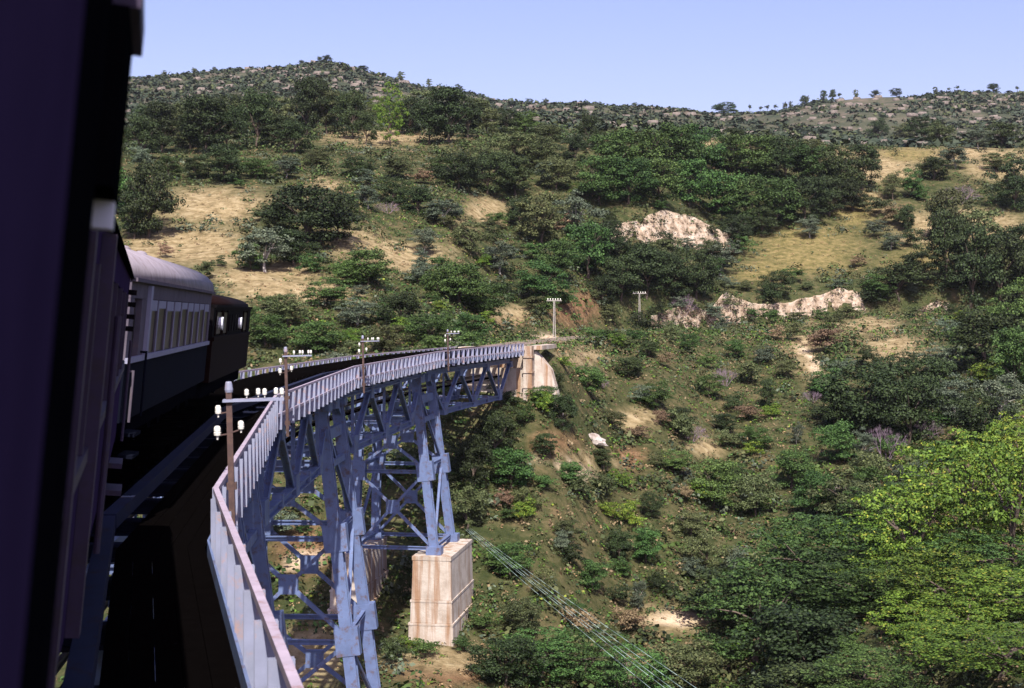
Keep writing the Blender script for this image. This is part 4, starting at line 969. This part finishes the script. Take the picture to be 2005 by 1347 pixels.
rock_face(BANKS[0], "pale broken cliff face under the green grove")
rock_face(BANKS[1], "pale bank at the start of the railway cutting by the pole")
rock_face(BANKS[2], "long bright cream rock cutting above the green slope")
rock_face(BANKS[3], "small pale rock face under the dark trees")
def boulder(px, py, w_, h_, label, seed):
    x, d, z = ground_at(px, py); r = np.random.default_rng(seed)
    import bmesh
    bm = bmesh.new(); bmesh.ops.create_icosphere(bm, subdivisions=3, radius=1)
    for v in bm.verts:
        c = v.co; s = 1 + 1.1 * float(fbm(np.array([c.x * 1.6 + seed]), np.array([c.y * 1.6 + c.z * 2.3]), 1.1, seed, 4)[0]); v.co = Vector((c.x * s * 1.15, c.y * s, max(-.5, c.z * s * .7 - .25 * c.x)))
    me = bpy.data.meshes.new("boulder"); bm.to_mesh(me); bm.free(); me.materials.append(M['boulder'])
    o = link(bpy.data.objects.new("boulder", me)); o.location = (x, d, z - .15 * h_ * d / F); o.scale = (w_ * d / F / 2.2, w_ * d / F / 2.4, h_ * d / F * .8); tag(o, label, "boulder")
boulder(1163, 862, 44, 24, "white boulder lying on the dry slope below the abutment", 4)
boulder(1500, 1168, 14, 9, "small pale stone on the slope right of the footpath", 9)

# ------------------------------------------------------------------ ground cover and far scrub (uncountable)
def stuff_leaves(name, label, cat, X, Y, size_lo, size_hi, per, leafk, mats, seed, zoff=.0, Z=None):
    r = np.random.default_rng(seed); Z = height(X, Y) if Z is None else Z; n = len(X)
    S = r.uniform(size_lo, size_hi, n)
    q = r.normal(size=(n, per, 3)); q /= np.linalg.norm(q, axis=2, keepdims=True); q[:, :, 2] = np.abs(q[:, :, 2])
    P = np.stack([X, Y, Z], 1)[:, None, :] + q * S[:, None, None] * np.array([1, 1, .8]) * r.uniform(.4, 1, (n, per, 1)) + np.array([0, 0, zoff])
    N = q * .8 + np.array([0, 0, .45]) + r.normal(size=(n, per, 3)) * .45; N /= np.linalg.norm(N, axis=2, keepdims=True)
    P = P.reshape(-1, 3); N = N.reshape(-1, 3); sz = (np.repeat(S, per) * leafk)[:, None]
    V, Fc = leaf_quads(P, N, sz, r)
    me = np_mesh(name, V, Fc, mats)
    mi = np.repeat(r.integers(0, len(mats), n), per); me.polygons.foreach_set("material_index", mi.astype(np.int32))
    o = link(bpy.data.objects.new(name, me)); tag(o, label, cat, None, "stuff"); return o
bp = np.concatenate(BANK); bp = bp[np.random.default_rng(3).permutation(len(bp))[:1100]]
stuff_leaves("bank_weeds", "tufts of weeds growing over the pale earth banks", "weeds", bp[:, 0], bp[:, 1] - .15, .2, .7, 14, .22, [M['lf_olive'], M['lf_mid'], M['lf_dry'], M['lf_dark']], 54, Z=bp[:, 2])
def scatter(n, y0, y1, seed, u0=-.42, u1=.44, keep=None):
    r = np.random.default_rng(seed); Y = np.sqrt(r.uniform(y0 ** 2, y1 ** 2, n)); X = r.uniform(u0, u1, n) * Y
    if keep is not None: k = keep(X, Y, r); X, Y = X[k], Y[k]
    return X, Y
def cover_keep(X, Y, r):
    z = height(X, Y); px = 1002.5 + F * X / Y; py = HZ - F * z / Y
    dry = np.maximum(zone(DRY, px, py), zone(YEL, px, py)); pal = np.maximum(zone(PALE, px, py), zone(SOIL, px, py) * .6)
    d = np.full(X.shape, 1e9)
    for q in TRK[::3]: d = np.minimum(d, (X - q[0]) ** 2 + (Y - q[1]) ** 2)
    patch = fbm(X, Y, 9, 77, 3) + .5
    return (r.uniform(size=X.shape) > np.maximum(dry * .93, pal)) & (d > 9) & (patch > r.uniform(.25, .75, X.shape))
X, Y = scatter(30000, 60, 330, 41, keep=cover_keep)
stuff_leaves("undergrowth", "low mixed green undergrowth spread over the hillside", "undergrowth", X, Y, .22, .75, 12, .215, [M['lf_mid'], M['lf_olive'], M['lf_grey'], M['lf_olive'], M['lf_mid'], M['lf_dry'], M['lf_dark']], 42)
def weed_keep(X, Y, r):
    z = height(X, Y); px = 1002.5 + F * X / Y; py = HZ - F * z / Y
    return r.uniform(size=X.shape) > np.maximum(zone(DRY, px, py) * .85, np.maximum(zone(PALE, px, py), zone(SOIL, px, py) * .5))
X, Y = scatter(26000, 62, 215, 52, -.16, .43, weed_keep)
stuff_leaves("ground_weeds", "ankle high green and yellowish weeds on the ravine slope", "weeds", X, Y, .18, .62, 11, .22, [M['lf_mid'], M['lf_olive'], M['lf_lime'], M['lf_olive'], M['lf_dry'], M['lf_dry'], M['lf_mid'], M['lf_lime']], 53)
def thick_keep(X, Y, r):
    z = height(X, Y); px = 1002.5 + F * X / Y; py = HZ - F * z / Y
    return cover_keep(X, Y, r) & (r.uniform(size=X.shape) > zone(OPEN, px, py) * .2)
X, Y = scatter(14000, 60, 330, 49, keep=thick_keep)
stuff_leaves("scrub_thicket", "countless waist high bushes merging into thicket on the slopes", "scrub", X, Y, .5, 1.7, 42, .14, [M['lf_mid'], M['lf_dark'], M['lf_olive'], M['lf_mid'], M['lf_dark'], M['lf_grey']], 50)
def dry_keep(X, Y, r): return np.ones(X.shape, bool)
X, Y = scatter(20000, 64, 325, 43)
M['lf_straw'] = leafmat("leaf_straw", (.18, .125, .055), (.36, .26, .125))
stuff_leaves("dry_grass", "tufts of straw coloured dry grass over the hillside", "grass", X, Y, .12, .34, 6, .32, [M['lf_straw'], M['lf_straw'], M['lf_dry']], 44)
def far_keep(X, Y, r):
    p = np.clip(fbm(X, Y, 70, 91, 5) * 1.4 + .5, 0, 1); px = 1002.5 + F * X / Y
    dens = np.where(px < 540, 1.1, np.where(px < 900, .58, np.where(px > 1780, .82, np.where(px > 1450, .62, .70))))
    return p * .7 + r.uniform(size=X.shape) * .3 < dens * .95
X, Y = scatter(28000, 335, 930, 45, -.42, .44, far_keep)
stuff_leaves("far_scrub", "distant bushes dotted over the far rocky hills", "scrub", X, Y, .8, 3.0, 10, .39, [M['lf_far'], M['lf_far'], M['lf_far'], M['lf_olive']], 46)
r = np.random.default_rng(47); X, Y = scatter(2200, 340, 930, 48, -.40, .42)
Z = height(X, Y); S = r.uniform(.5, 2.2, len(X))
cube = np.array([(-1, -1, -1), (-1, 1, -1), (1, 1, -1), (1, -1, -1), (-.7, -.7, 1), (-.7, .7, 1), (.7, .7, 1), (.7, -.7, 1)], float)
V = np.stack([X, Y, Z], 1)[:, None, :] + cube[None] * S[:, None, None] * r.uniform(.5, 1.3, (len(X), 8, 3)) * np.array([1.3, 1, .6])
fb = np.array(BOXF); Fc = (np.arange(len(X))[:, None, None] * 8 + fb[None]).reshape(-1, 4)
ro = link(bpy.data.objects.new("far_boulders", np_mesh("far_boulders", V.reshape(-1, 3), Fc, [M['rock_far']]))); tag(ro, "pale grey boulders strewn over the far rocky hills", "boulders", None, "stuff")

# ------------------------------------------------------------------ summer haze
hz = MB().box(-1620, 1700, -480, 1880, -40, 320).build("haze", None)
hm = bpy.data.materials.new("air"); hm.use_nodes = True; t = hm.node_tree; t.nodes.clear()
pv = t.nodes.new("ShaderNodeVolumePrincipled"); pv.inputs["Color"].default_value = (.80, .84, 1.0, 1); pv.inputs["Density"].default_value = .00004; pv.inputs["Anisotropy"].default_value = 0.0
ou = t.nodes.new("ShaderNodeOutputMaterial"); t.links.new(pv.outputs[0], ou.inputs["Volume"])
hz.data.materials.clear(); hz.data.materials.append(hm); tag(hz, "thin bluish summer haze over the valley", "haze", None, "stuff")
